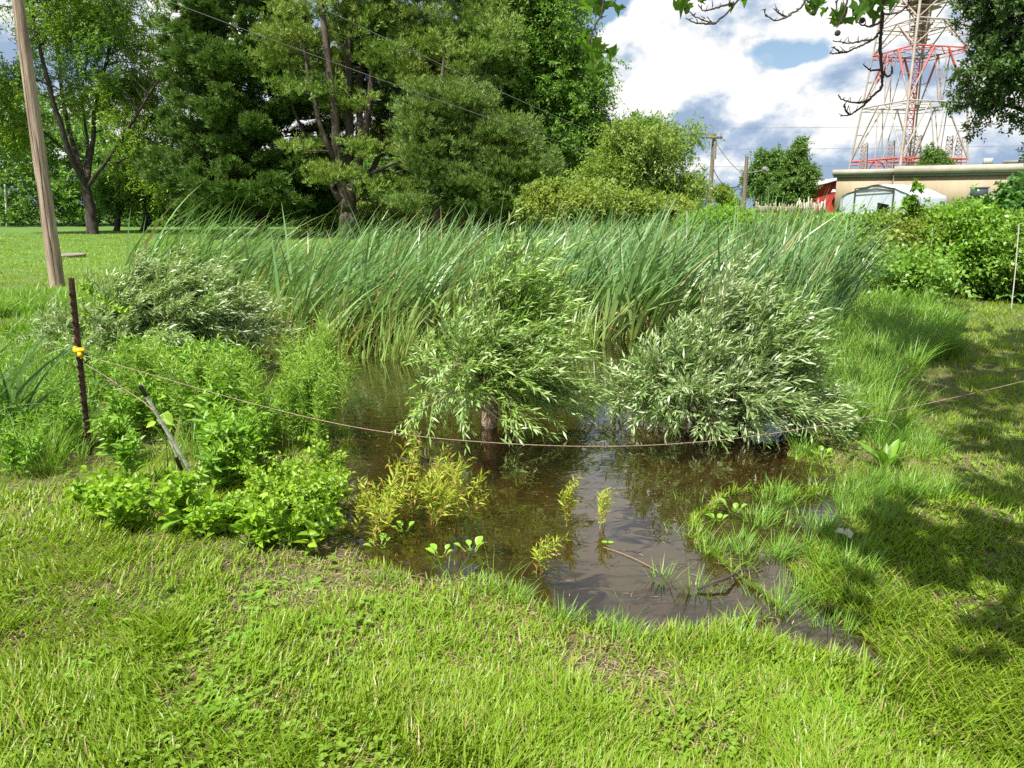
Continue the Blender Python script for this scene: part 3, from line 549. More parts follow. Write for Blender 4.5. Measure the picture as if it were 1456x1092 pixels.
plant('lime_weed', lime, [LIME, STEM], scat(rg, [(90, 700), (200, 690), (330, 700), (470, 690), (478, 790), (400, 800), (280, 770), (150, 765)], 70), 'low weed with broad lime-green leaves along the front of the thicket', 'weed', 'lime-green broadleaf weeds in front of the thicket', rg, .7, 1.25)
plant('tall_lime_weed', [herb(rg, .40, 3, .4, 13, .05, .030, 1.1, .2, None, six=True, branch=6, blen=.12, wide=.36) for _ in range(3)], [LIME, STEM], [(430, 760), (460, 745), (400, 750), (450, 780), (410, 785), (470, 710), (375, 720)], 'taller branching weed with small lime leaves at the water edge', 'weed', 'branching lime weeds at the left water edge', rg, .85, 1.1)
plant('burdock', [rosette(rg, 12, .26, .085, None, up=1.1, curl=.4)], [WEED, STEM], [(285, 745, 1.1)], ['broad-leaved dull green burdock at the foot of the black-ended pole'], 'burdock', None, rg)
# smartweed
smart = [herb(rg, rg.uniform(.26, .44), 2, .6, 18, .085, .015, .75, .35, None, branch=3, blen=.11) for _ in range(7)]
plant('smartweed', smart, [SMART, STEMR], scat(rg, [(495, 770), (540, 730), (640, 745), (690, 775), (680, 800), (600, 800), (510, 792)], 19) + [(650, 780, 1.1), (560, 745, 1.1)], 'yellow-green reddish-stemmed smartweed at the front water edge', 'smartweed', 'smartweed at the front edge of the pond', rg, .75, 1.1)
plant('smartweed', smart[:1] and [herb(rg, .24, 4, .35, 16, .06, .012, .8, .3, None, branch=3, blen=.08) for _ in range(3)], [SMART, STEMR], [(812, 748, 1.05), (856, 750, .9), (768, 818, .9)],
      ['taller yellow sprig of smartweed standing alone in open water', 'shorter smartweed sprig just right of the lone one in open water', 'reddish yellow smartweed tuft near the front edge of the water'], 'smartweed', 'smartweed sprigs out in the water', rg, on_water=True)
plant('marsh_leaf', [rosette(rg, 5, .062, .038, None, up=1.3, curl=.25, stalk=.06) for _ in range(7)], [BROAD, STEM], [(1168, 655, 1.15), (1042, 740, 1.1), (1020, 752, .8), (672, 808, 1.1), (628, 806, .9), (575, 775, 1), (540, 790, .9)],
      ['shiny round-leaved marsh plant beside the bright grass at the right bank', 'larger bright round-leaved plant in the flooded grass on the right', 'smaller bright round leaf beside the larger one in flooded grass', 'round-leaved plant at the right foot of the smartweed', 'round-leaved plant in the middle of the smartweed front', 'round-leaved plant inside the left part of the smartweed', 'small round-leaved plant on mud at the left front edge'], 'marsh plant', 'round-leaved marsh plants', rg)
plant('dock_plant', [rosette(rg, 11, .30, .065, None, up=1.6, curl=.18), rosette(rg, 14, .42, .10, None, up=2.2, curl=.2)], [WEED, STEM], [(1258, 668, .9), (1310, 470, 1.15)], ['dock plant with upright pointed leaves in the grass right of the pond', 'tall dock plant where the grass meets the bramble thicket'], 'dock plant', 'dock plants on the right bank', rg)
comf = [rosette(rg, 26, .55, .12, None, up=.9, curl=.42) for _ in range(3)]
plant('comfrey', comf, [COMF, STEM], [(1395, 425, 1.0), (1445, 430, 1.1), (1345, 398, .9), (1420, 405, 1.1), (1475, 415, 1.1), (1370, 410, .8), (1290, 385, .9), (1510, 430, 1)], 'dark green comfrey with long drooping leaves at the foot of the brambles', 'comfrey', 'comfrey plants below the brambles', rg)
sed = [tuft(rg, 34, .16, .0045), tuft(rg, 40, .15, .0045), tuft(rg, 16, .10, .004), tuft(rg, 90, .34, .005, .25, .09), tuft(rg, 45, .22, .005, .3, .06), tuft(rg, 22, .12, .004), tuft(rg, 18, .12, .004)]
plant('sedge_tuft', sed, [TALLG], [(938, 858, 1), (985, 862, 1), (890, 880, .9), (1022, 640, 1.15), (1140, 650, 1.1), (1010, 870, .9), (1075, 870, 1.1)], ['sedge tuft in open grey water, left of its twin', 'sedge tuft in open grey water close to the dark stick', 'small sedge tuft by the front water edge', 'tall bright sedge clump under the big willow', 'bright sedge clump by the round-leaved plant at the right bank', 'sparse sedge tuft right of the dark stick', 'sedge tuft at the edge of the flooded grass'], 'sedge', 'sedge tufts in the pond', rg)

plant('lawn_weed', [rosette(rg, 7, .055, .034, None, up=.5, curl=.25, stalk=.012) for _ in range(4)], [WEED, STEM], scat(rg, [(20, 830), (420, 830), (640, 900), (700, 1060), (40, 1070)], 34) + [(1186, 1020, 1.2), (1010, 1000, .8)], 'small flat rosette weed in the foreground lawn', 'lawn weed', 'rosette weeds in the foreground lawn', rg, .6, 1.2)
# ------------------------------------------------------------------ bushes and trees
def ell(px, py, rx, ry, Y, dep=None):
    return (at(px, py, Y), rx * Y / FPX, (dep if dep else rx * Y / FPX), ry * Y / FPX)
def sample_ells(rng, ells, n, shell=.45):
    w = np.array([a * c for _, a, b, c in ells]); i = rng.choice(len(ells), n, p=w / w.sum()); d = rdir(rng, n); r_ = rng.random(n) ** shell
    C = np.array([e[0] for e in ells])[i]; A = np.array([[e[1], e[2], e[3]] for e in ells])[i]; return C + d * r_[:, None] * A, C, A
def crown(mb, rng, pts, cen, ntw, tl, nleaf, L, W, droop, spread=.95, up=.25, wind=.1, m=0, mt=1, rtw=.006, six=False):
    M = len(pts) * ntw; O = np.repeat(pts, ntw, 0) + rng.normal(0, tl * .18, (M, 3)); D = nrm(nrm(np.repeat(pts - cen, ntw, 0)) * .55 + rdir(rng, M) * .9 + np.array([0, 0, up]))
    P, LD, N, TW = sprigs(rng, O, D, tl * rng.uniform(.5, 1.2, M), nleaf, droop=droop, spread=spread, wind=WIND * wind)
    Ls = L * rng.uniform(.7, 1.25, len(P)); leaves(mb, P, LD, N, Ls, Ls * W / L, m=m, six=six); mb.tubes(TW[:, ::2], np.linspace(rtw, rtw * .35, 3)[None] * np.ones((M, 1)), 3, m=mt)
def branches_to(bb, rng, skel, rad, pts, rmin, bow=.12, sides=4):
    S = np.array(skel); Rr = np.array(rad)
    for p in pts:
        d = np.linalg.norm(S - p, axis=1) + 1.2 * np.maximum(0, S[:, 2] - p[2] + .1); k = int(np.argmin(d)); q = S[k]; mid = (q + p) / 2 + np.array([rng.normal(0, .06), rng.normal(0, .06), bow]) * np.linalg.norm(p - q)
        P = bez(q, mid, p, 5); P[1:-1] += rng.normal(0, .02 * np.linalg.norm(p - q), (3, 3)); r0 = min(Rr[k] * .6, max(rmin, .018 * np.linalg.norm(p - q) + rmin)); bb.tube(P, np.linspace(r0, rmin * .5, 5), sides, cap=False)
def broad_tree(name, label, cat, base, trunks, ells, nclump, ntw, tl, nleaf, L, W, mats, seed, r0=.3, group=None, droop=.25, bark=None, shell=.45, autol=8, up=.25, wind=.1, thr=.0, nz=.6, six=False):
    """trunks: world polylines, the first starts at the base; ells: crown lobes"""
    rng = np.random.default_rng(seed); base = np.asarray(base, float); root = thing(name, label, cat, base, group); tb = MB(); skel = []; srad = []
    for k, (P, ra, rb) in enumerate(trunks):
        P = np.asarray(P, float); t = np.linspace(0, 1, len(P)); tt = np.linspace(0, 1, max(7, len(P) * 4)); Q = np.stack([np.interp(tt, t, P[:, j]) for j in range(3)], 1)
        for _ in range(2): Q[1:-1] = (Q[:-2] + Q[1:-1] * 2 + Q[2:]) / 4
        Q[1:-1] += rng.normal(0, ra * .12, (len(Q) - 2, 3)); rr = ra + (rb - ra) * tt
        if k == 0: rr = rr * (1 + .35 * np.exp(-tt * 14))
        tb.tube(Q, rr, 10 if ra > .08 else 6, rough=.07, seed=k); skel += list(Q); srad += list(rr)
    pts, C, A = sample_ells(rng, ells, nclump, shell)
    if thr: ok = vnoise(pts[:, 0] + pts[:, 1] * .7, pts[:, 2] + pts[:, 1] * .4, nz, seed % 60) > thr; pts, C = pts[ok], C[ok]
    ok = pts[:, 2] > base[2] + .15; pts, C = pts[ok], C[ok]
    lim = pts[rng.choice(len(pts), min(autol, len(pts)), replace=False)] if autol else []
    S0 = np.array(skel); 
    for p in lim:
        d = np.linalg.norm(S0 - p, axis=1) + 1.0 * np.maximum(0, S0[:, 2] - p[2] + .8); k = int(np.argmin(d)); q = S0[k]; mid = q * .5 + p * .5 + np.array([0, 0, .15 * np.linalg.norm(p - q)]); P = bez(q, mid, p, 9); P[1:-1] += rng.normal(0, .03 * np.linalg.norm(p - q), (7, 3))
        rr = np.linspace(min(srad[k] * .7, r0 * .4), r0 * .06, 9); tb.tube(P, rr, 6, cap=False); skel += list(P); srad += list(rr)
    branches_to(tb, rng, skel, srad, pts[:min(len(pts), 260)], r0 * .035)
    tb.build('trunk', bark or BARK, root, base, smooth=True)
    cb = MB(); crown(cb, rng, pts, C, ntw, tl, nleaf, L, W, droop, up=up, wind=wind, rtw=r0 * .02, six=six); cb.build('crown', [mats, bark or BARK], root, base); return root
def pxline(Y, *pts): return [at(x, y, Y + (dz if dz else 0)) for x, y, dz in [(p + (0,))[:3] for p in pts]]

# honey locust on the lawn
b = ground_at(133, 333); Y = b[1]
E = [ell(*e, Y) for e in [(25, 120, 70, 60), (50, 10, 110, 60), (175, 60, 90, 70), (215, 165, 62, 70), (238, 235, 45, 45), (-50, 70, 80, 80), (10, 190, 45, 30), (160, -60, 150, 60), (20, -50, 150, 60), (265, 190, 30, 45), (150, 130, 50, 30)]]
T = [([b - [0, 0, .2]] + pxline(Y, (128, 300), (121, 262)), .34, .26), (pxline(Y, (121, 262), (97, 215, -1), (72, 130, -1.5), (48, 40, -2), (40, -60, -2)), .2, .05), (pxline(Y, (121, 262), (104, 205, 1), (88, 140, 2), (82, 60, 3), (100, -40, 3)), .17, .05),
     (pxline(Y, (123, 264), (132, 205, 1), (135, 150, 1), (150, 95, 1), (165, 30, 0), (160, -60, 0)), .16, .05), (pxline(Y, (124, 266), (155, 225, -1), (178, 190, -2), (215, 130, -3), (245, 80, -4)), .13, .04), (pxline(Y, (121, 256), (125, 200, 2), (115, 130, 2), (125, 80, 2)), .11, .04), (pxline(Y, (100, 220), (60, 185, 1), (10, 150, 2)), .09, .03)]
broad_tree('locust_tree', 'spreading locust tree with dark forked trunk standing on the mown lawn', 'tree', b, T, E, 1500, 8, 1.1, 13, .21, .075, LOC, 41, r0=.34, bark=BARKD, shell=.5, autol=10, droop=.45, thr=.30, nz=.5)

def pine_tufts(cb, rng, O, D, L, n=12, W=.012):
    M = len(O); Ds = nrm(np.repeat(D, n, 0) * 1.0 + rdir(rng, M * n) * .75 + np.array([0, 0, .25])); N = rdir(rng, M * n); Ls = L * rng.uniform(.7, 1.2, M * n)
    leaves(cb, np.repeat(O, n, 0) + Ds * .01, Ds, N, Ls, W, fold=0, curl=.05, wide=.5)
def conifer(name, label, base, h, z0, rfun, nbr, ntuft, L, mat, seed, r0, W=.03, rise=.15, sub=5, trunks=None, dead=0, bark=BARKP):
    rng = np.random.default_rng(seed); base = np.asarray(base, float); root = thing(name, label, 'pine', base); tb = MB(); cb = MB(); zz = np.linspace(-.2, h, 14)
    tb.tube(base + np.stack([.1 * np.sin(zz * .4), .08 * np.cos(zz * .3), zz], 1), r0 * (1 - zz / h * .93), 9, rough=.06)
    for i in range(nbr):
        u = (i + rng.random()) / nbr; z = z0 + (h - z0) * u ** 1.15; az = rng.uniform(0, 6.28); rl = rfun(u, az) * rng.uniform(.7, 1.1); d = np.array([math.cos(az), math.sin(az), 0])
        o = base + np.array([0, 0, z]); e = o + d * rl + np.array([0, 0, rise * rl + .35 * u * rl]); P = bez(o, (o + e) / 2 - np.array([0, 0, .10 * rl]), e, 7); tb.tube(P, np.linspace(.05 * (1 - .6 * u) + .01, .012, 7), 4, cap=False)
        k = max(4, int(ntuft * rl / 4)); t = rng.uniform(.22, 1, k) ** .75; q = P[np.minimum((t * 6).astype(int), 6)]; side = np.array([-d[1], d[0], 0]); sg = rng.choice([-1, 1], k)[:, None]; sl = rl * .34 * (1.15 - t)[:, None] * rng.random((k, 1)) + .1
        B = q + (side * sg * .8 + d * .7) * sl + np.array([0, 0, .06]) * rng.normal(size=(k, 1)) * rl * .35
        D = nrm(side * sg * .6 + d + np.array([0, 0, .55]) + .3 * rng.normal(size=(k, 3)))
        for s in range(sub): pine_tufts(cb, rng, B + rng.normal(0, .13, (k, 3)) * [1, 1, .55] + np.array([0, 0, .02 * s]), D, L, 9, W)
    tb.build('trunk', bark, root, base, smooth=True); cb.build('crown', mat, root, base); return root
b = at(372, 330, 45); b[2] = gz1(b[0], b[1])
conifer('pine_tree', 'dark green pine with layered drooping boughs right of the locust tree', b, 21, .9, lambda u, az: 6.2 * (1 - u) ** .7 + .4, 250, 62, .27, PINE, 51, .30, W=.045)
# many-stemmed pine
Y = 41.0; b = at(497, 320, Y); b[2] = gz1(b[0], b[1]); b0 = b - [0, 0, .2]
E = [ell(*e, Y, 3.0) for e in [(425, 45, 50, 40), (500, 20, 60, 30), (590, 60, 75, 55), (650, 100, 55, 40), (560, 110, 40, 30), (600, 205, 60, 35), (660, 160, 40, 35), (450, 130, 45, 25), (500, 150, 40, 14), (560, 270, 50, 18), (470, 255, 45, 16), (540, -60, 140, 70), (530, -170, 110, 80), (690, 60, 40, 60), (520, 215, 30, 14), (440, 215, 35, 14), (400, 90, 35, 35), (620, 130, 50, 40)]] + [ell(*e, Y + 4.0, 1.5) for e in [(495, 90, 70, 70), (530, 195, 60, 40), (470, 190, 50, 40), (570, 150, 50, 60), (600, 255, 50, 30)]]
T = [([b0] + pxline(Y, (493, 268)), .52, .42), (pxline(Y, (488, 280), (478, 200, -.6), (470, 100, -1), (455, 0, -1), (440, -120, -1)), .27, .10), (pxline(Y, (495, 275), (497, 170, .3), (496, 60, .5), (500, -60, 0), (510, -200, 0)), .25, .1), (pxline(Y, (500, 278), (522, 180), (530, 90), (548, 0), (560, -140)), .23, .1),
     (pxline(Y, (505, 285), (545, 215, 1), (570, 130, 1), (590, 30, 1), (600, -80, 1)), .16, .08), (pxline(Y, (484, 285), (450, 230, 1), (425, 175, 1), (400, 110, 1)), .16, .05), (pxline(Y, (510, 190), (514, 90, 1.5), (522, 0, 1.5)), .18, .06), (pxline(Y, (500, 265), (540, 240, -1), (580, 225, -1.5), (620, 210, -2)), .13, .04), (pxline(Y, (487, 250), (462, 200, -1), (440, 120, -1), (430, 60, -1)), .18, .05)]
def lobed_pine(name, label, b, T, E, n, L, mat, seed, W=.03, per=9, tl=.8, thr=.22):
    rng = np.random.default_rng(seed); root = thing(name, label, 'pine', b); tb = MB(); skel = []; srad = []
    for k, (P, ra, rb) in enumerate(T):
        P = np.asarray(P, float); t = np.linspace(0, 1, len(P)); tt = np.linspace(0, 1, 14); Q = np.stack([np.interp(tt, t, P[:, j]) for j in range(3)], 1)
        for _ in range(2): Q[1:-1] = (Q[:-2] + 2 * Q[1:-1] + Q[2:]) / 4
        Q[1:-1] += rng.normal(0, ra * .1, (12, 3)); rr = ra + (rb - ra) * tt; tb.tube(Q, rr, 9, rough=min(.08, .015 / ra), seed=k); skel += list(Q); srad += list(rr)
    pts, C, A = sample_ells(rng, E, n, .6); ok = vnoise(pts[:, 0] + pts[:, 1] * .6, pts[:, 2] * 1.8, .7, seed % 50) > thr; pts = pts[ok]
    branches_to(tb, rng, skel, srad, pts[:320], .012, bow=-.05); tb.build('trunk', BARKP, root, b, smooth=True); cb = MB(); m = len(pts)
    for s in range(per):
        az = rng.uniform(0, 6.28, m); r_ = tl * np.sqrt(rng.random(m)); o = pts + np.stack([r_ * np.cos(az), r_ * np.sin(az), rng.normal(0, .10, m) + .15 * r_], 1); D = nrm(np.stack([np.cos(az), np.sin(az), np.full(m, .8)], 1) + .3 * rng.normal(size=(m, 3)) + WIND * .3)
        for q in range(3): pine_tufts(cb, rng, o + rng.normal(0, .09, (m, 3)), D, L, 8, W)
    cb.build('crown', mat, root, b); return root
lobed_pine('pine_tree', 'old pine with several grey trunks fanning up from one base', b, T, E, 1900, .26, PINE2, 52, W=.028, per=14, thr=.30)
Y = 37.0; b = at(622, 325, Y); b[2] = gz1(b[0], b[1])
E = [ell(*e, Y, 2.0) for e in [(640, 215, 60, 35), (665, 255, 75, 26), (690, 285, 55, 18), (610, 175, 40, 30), (640, 150, 50, 30), (740, 235, 50, 25), (720, 200, 40, 30), (590, 290, 30, 12)]]
T = [([b - [0, 0, .2]] + pxline(Y, (622, 250), (628, 150), (632, 80)), .26, .06), (pxline(Y, (640, 320, .6), (645, 250, .6), (650, 190, .6)), .15, .05), (pxline(Y, (622, 230), (660, 215), (710, 205)), .07, .03)]
lobed_pine('pine_tree', 'shorter olive pine with boughs almost to the reeds, right of the many-trunked pine', b, T, E, 1000, .24, PINE3, 53, W=.028, per=12)
Y = 52.0; b = at(690, 320, Y); b[2] = gz1(b[0], b[1])
conifer('pine_tree', 'tall dark pine showing behind the many-trunked pine', b, 24, 3.0, lambda u, az: 5.0 * (1 - u) ** .7 + .4, 160, 50, .30, PINE, 54, .34, W=.05, sub=4)
# walnut
Y = 46.0; b = at(766, 318, Y); b[2] = gz1(b[0], b[1])
E = [ell(*e, Y, 3.2) for e in [(785, 110, 55, 55), (820, 150, 42, 50), (760, 190, 50, 40), (790, 45, 45, 40), (730, 70, 45, 70), (840, 100, 22, 30), (810, 210, 45, 30), (745, 130, 40, 60), (780, -30, 50, 60), (720, -20, 60, 60)]]
T = [([b - [0, 0, .2]] + pxline(Y, (765, 270), (762, 220)), .3, .22), (pxline(Y, (762, 225), (750, 150), (745, 60), (740, -40)), .2, .05), (pxline(Y, (765, 235), (785, 160), (790, 70), (790, -20)), .18, .04), (pxline(Y, (768, 262), (800, 225), (825, 170)), .1, .03), (pxline(Y + .8, (778, 318), (785, 260), (800, 200)), .10, .04)]
broad_tree('walnut_tree', 'tall leafy green tree at the right end of the pines against the white cloud', 'tree', b, T, E, 1100, 8, 1.0, 12, .22, .085, WALN, 42, r0=.28, shell=.5, autol=8, droop=.35, thr=.26, nz=.7)
def bush(name, label, cat, Y, bpx, lobes, nclump, mat, seed, L=.12, W=.05, tl=.5, r0=.1, group=None, ntw=7, nleaf=10, dep=None, thr=.2, nz=1.2, top=.55, up=.3, six=False, bark=None, wind=.1):
    b = at(bpx[0], bpx[1], Y); b[2] = gz1(b[0], b[1]); E = [ell(*e, Y, dep) for e in lobes]; c = np.mean([e[0] for e in E], 0)
    T = [([b - [0, 0, .1], b * (1 - top) + c * top], r0, r0 * .5)] + [([b + [.0, 0, .05], (b + E[k % len(E)][0]) / 2 + [0, 0, .1], E[k % len(E)][0]], r0 * .6, r0 * .2) for k in range(min(len(E), 5))]
    return broad_tree(name, label, cat, b, T, E, nclump, ntw, tl, nleaf, L, W, mat, seed, r0=r0, group=group, shell=.55, autol=4, thr=thr, nz=nz, up=up, six=six, bark=bark, wind=wind)
bush('round_tree', 'pale green bushy round tree right of the tall leafy tree', 'tree', 31, (940, 305), [(915, 235, 55, 42), (965, 213, 24, 26), (870, 260, 45, 35), (975, 258, 20, 34), (930, 203, 36, 18), (950, 275, 38, 20), (890, 208, 30, 22), (988, 195, 8, 8)], 760, PALE, 61, L=.14, W=.06, thr=.38, nz=.9, tl=.8, r0=.14, dep=1.6)
bush('green_tree', 'darker green tree showing just above the pale bushy one', 'tree', 47, (880, 300), [(880, 190, 42, 28), (905, 205, 40, 30), (855, 230, 45, 35), (925, 190, 25, 20), (850, 185, 25, 25)], 420, WALN, 62, L=.20, W=.08, tl=.8, r0=.2)
bush('yellow_shrub', 'yellow-green shrub behind the reeds, left one of the pair', 'shrub', 22, (790, 312), [(785, 285, 48, 20), (765, 275, 25, 12), (820, 292, 40, 16)], 190, YELL, 63, L=.12, W=.055, tl=.45, r0=.06, thr=.34, group='yellow-green shrubs behind the reeds')
bush('yellow_shrub', 'yellow-green shrub behind the reeds, right one below the pale tree', 'shrub', 23, (880, 312), [(870, 292, 40, 15), (915, 297, 36, 10), (955, 300, 36, 9), (845, 276, 20, 10)], 190, YELL, 64, L=.12, W=.055, tl=.45, r0=.06, thr=.34, group='yellow-green shrubs behind the reeds')
bush('broad_tree', 'distant green tree left part of the pair beyond the street lamp', 'tree', 62, (1095, 298), [(1090, 262, 32, 28), (1082, 235, 13, 20), (1103, 235, 12, 20), (1110, 268, 30, 22)], 330, FAR, 65, L=.24, W=.10, tl=.75, r0=.2, thr=.1)
bush('broad_tree', 'distant spiky tree with thin bare top beside the red barn', 'tree', 60, (1128, 298), [(1130, 262, 28, 26), (1132, 232, 15, 25), (1136, 210, 6, 14), (1148, 245, 13, 8), (1120, 275, 30, 16)], 300, FAR, 66, L=.24, W=.10, tl=.6, r0=.2, thr=.1)
bush('small_tree', 'small yellowish tree between the two utility poles', 'tree', 70, (1025, 298), [(1025, 274, 13, 10), (1035, 285, 14, 8)], 90, PALE, 67, L=.25, W=.1, tl=.5, r0=.1)
bush('small_tree', 'green tree top behind the tower and flat roof', 'tree', 80, (1322, 298), [(1326, 225, 12, 13), (1318, 240, 14, 14), (1336, 238, 10, 12)], 110, FAR, 68, L=.3, W=.12, tl=.7, r0=.15)
# oak reaching in from the right
Y = 17.0; b = at(1600, 420, Y); b[2] = gz1(b[0], b[1])
E = [ell(*e, Y, 1.1) for e in [(1428, 45, 42, 42), (1450, 90, 45, 40), (1395, 105, 28, 18), (1378, 140, 20, 14), (1410, 150, 30, 18), (1400, 180, 18, 10), (1442, 222, 20, 10), (1470, 150, 30, 30), (1425, 100, 30, 30), (1410, 10, 30, 30), (1520, 60, 70, 80), (1460, -40, 80, 50), (1600, 0, 120, 90), (1540, 190, 60, 60)]]
T = [([b - [0, 0, .2]] + pxline(Y, (1600, 250), (1590, 120), (1560, -20)), .26, .14), (pxline(Y, (1592, 150), (1520, 110), (1450, 60), (1400, 30)), .10, .02), (pxline(Y, (1598, 220), (1520, 180), (1440, 150), (1385, 150)), .09, .02), (pxline(Y, (1598, 240), (1520, 230), (1450, 225)), .07, .02)]
broad_tree('oak_tree', 'dark grey-green oak boughs reaching in at the right edge beside the tower', 'tree', b, T, E, 1500, 8, .30, 11, .095, .046, OAK, 43, r0=.2, shell=.6, autol=8, bark=BARKD, thr=.30, nz=1.5)
# lawn background: young trees and woods
for px, py, lob, lab, mt, sd_ in [(165, 326, [(165, 275, 28, 22), (185, 250, 25, 25)], 'young tree with forked pale trunk beyond the locust', WOODS, 71), (203, 327, [(215, 270, 45, 28), (240, 240, 35, 35)], 'tree with short straight dark trunk between the locust and the dark pine', LOC, 72), (290, 325, [(290, 270, 40, 30), (320, 240, 30, 40)], 'tree with dark trunk in the shade left of the dark pine', WOODS, 73)]:
    bush('shade_tree', lab, 'tree', 56, (px, py), lob, 230, mt, sd_, L=.24, W=.09, tl=.9, r0=.22, group='trees along the back of the lawn', bark=BARKD)
def woods():
    rng = np.random.default_rng(75); mb = MB(); n = 3600; x = rng.uniform(-95, 6, n); y = rng.uniform(67, 84, n) ; hmax = 6.5 + 6.5 * vnoise(x, y * 0, .09, 44) - 2.5 * sstep(-60, 0, x); z = rng.random(n) ** 1.0 * hmax
    pts = np.stack([x, y, z], 1); crown(mb, rng, pts, pts - [0, 0, 1.0], 7, 1.3, 10, .42, .18, .2, rtw=.02)
    tag(mb.build('woods', [WOODS, BARKD]), 'far green wood closing the back of the lawn', 'woods', kind='stuff')
    mb = MB(); n = 700; x = rng.uniform(-14, 3, n); y = rng.uniform(48, 62, n); z = rng.random(n) * 1.7; pts = np.stack([x, y, z], 1); crown(mb, rng, pts, pts - [0, 0, 1.0], 6, .7, 9, .22, .1, .2, rtw=.01)
    tag(mb.build('undergrowth', [YELL, BARKD]), 'pale undergrowth glimpsed beneath the pines', 'undergrowth', kind='stuff')
woods()

# brambles on the right
BR = [(1235, 330, 16, [(1235, 315, 35, 25), (1260, 330, 30, 22)], 'bramble bush at the left end of the thicket beside the reeds'), (1290, 350, 15, [(1290, 320, 35, 30), (1270, 345, 30, 20)], 'bramble bush in front of the white tent'), (1345, 355, 14.5, [(1350, 320, 38, 28), (1330, 345, 30, 20), (1365, 295, 22, 14)], 'bramble bush below the window of the flat-roofed building'),
      (1410, 370, 14, [(1410, 340, 40, 30), (1390, 310, 30, 20)], 'bramble bush right of the middle of the thicket'), (1465, 370, 14, [(1465, 345, 40, 35), (1450, 315, 30, 15)], 'bramble bush at the right edge of the photo'), (1200, 345, 17, [(1195, 325, 40, 18), (1170, 318, 30, 12)], 'low bramble bush showing through the last reeds'), (1290, 385, 13, [(1300, 370, 40, 16), (1260, 372, 30, 16)], 'low bramble bush at the foot of the thicket'),
      (1120, 325, 21, [(1120, 312, 45, 10), (1080, 310, 40, 10)], 'low bramble bush behind the reeds near the red barn'), (1020, 320, 21, [(1010, 306, 45, 12), (1050, 302, 30, 10)], 'low bramble bush behind the reeds below the utility poles'), (1530, 380, 14, [(1540, 340, 50, 45)], 'bramble bush at the far right end of the thicket')]
for k, (px, py, Yb, lob, lab) in enumerate(BR):
    bush('bramble_bush', lab, 'bramble', Yb, (px, py), [(a, b + 16, c, d * .95) for a, b, c, d in lob] + [(px, py + 8, 38, 26)], 250, (BRAM, YELL, WEED)[k % 3] if k != 4 else BRAM, 80 + k, L=.085, W=.050, tl=.46, r0=.02, group='bramble bushes at the right', ntw=6, nleaf=9, dep=.9, thr=.38, nz=1.9)
bush('vine_spire', 'tall leafy vine spire rising in front of the white tent', 'vine', 15, (1300, 350), [(1300, 268, 4, 10), (1292, 288, 7, 5), (1309, 280, 6, 4), (1300, 300, 9, 8), (1303, 320, 12, 12)], 16, BRAM, 95, L=.085, W=.055, tl=.10, r0=.018, dep=.15, thr=.0, top=.9)
bush('dark_shrub', 'dark leafy shrub in front of the right end of the building', 'shrub', 15, (1440, 350), [(1440, 295, 24, 16), (1462, 272, 20, 20), (1420, 308, 16, 10), (1490, 290, 30, 40)], 200, SHRUB, 96, L=.11, W=.07, tl=.28, r0=.04, dep=.7, thr=.1)

# ------------------------------------------------------------------ wooden pole, fence post, cable, black-ended pole
def pole():
    b = ground_at(82, 408); Y = b[1]; r = thing('wooden_pole', 'tall weathered wooden pole leaning slightly at the left edge of the pond', 'pole', b); top = at(24, -10, Y); t = np.linspace(-.04, 2.2, 40)[:, None]; P = b * (1 - t) + top * t; sp = 9.4 * Y / FPX
    mb = MB(); mb.tube(P, np.linspace(1.04, .42, 40) * sp, 26, rough=.03); mb.build('shaft', WOOD, r, b, smooth=True)
    cr = MB()
    for a, z0, z1 in ((-1.25, .0, .55), (-1.75, .25, .95), (-2.2, .1, .5)):
        tt = np.linspace(z0, z1, 24)[:, None]; Q = b * (1 - tt) + top * tt; k = np.array([math.cos(a), math.sin(a), 0]); w = .06 * np.sin(np.linspace(0, 9, 24))[:, None] * np.array([1, 0, 0]) * sp; rr = (np.interp(tt[:, 0], [0, 2.2], [1.03, .42]) * sp * 1.0)[:, None]
        cr.tube(Q + k * rr + w, np.sin(np.linspace(.1, 3.04, 24)) * .006 + .001, 5)
    cr.build('drying_crack', DWIRE, r, b)
pole()
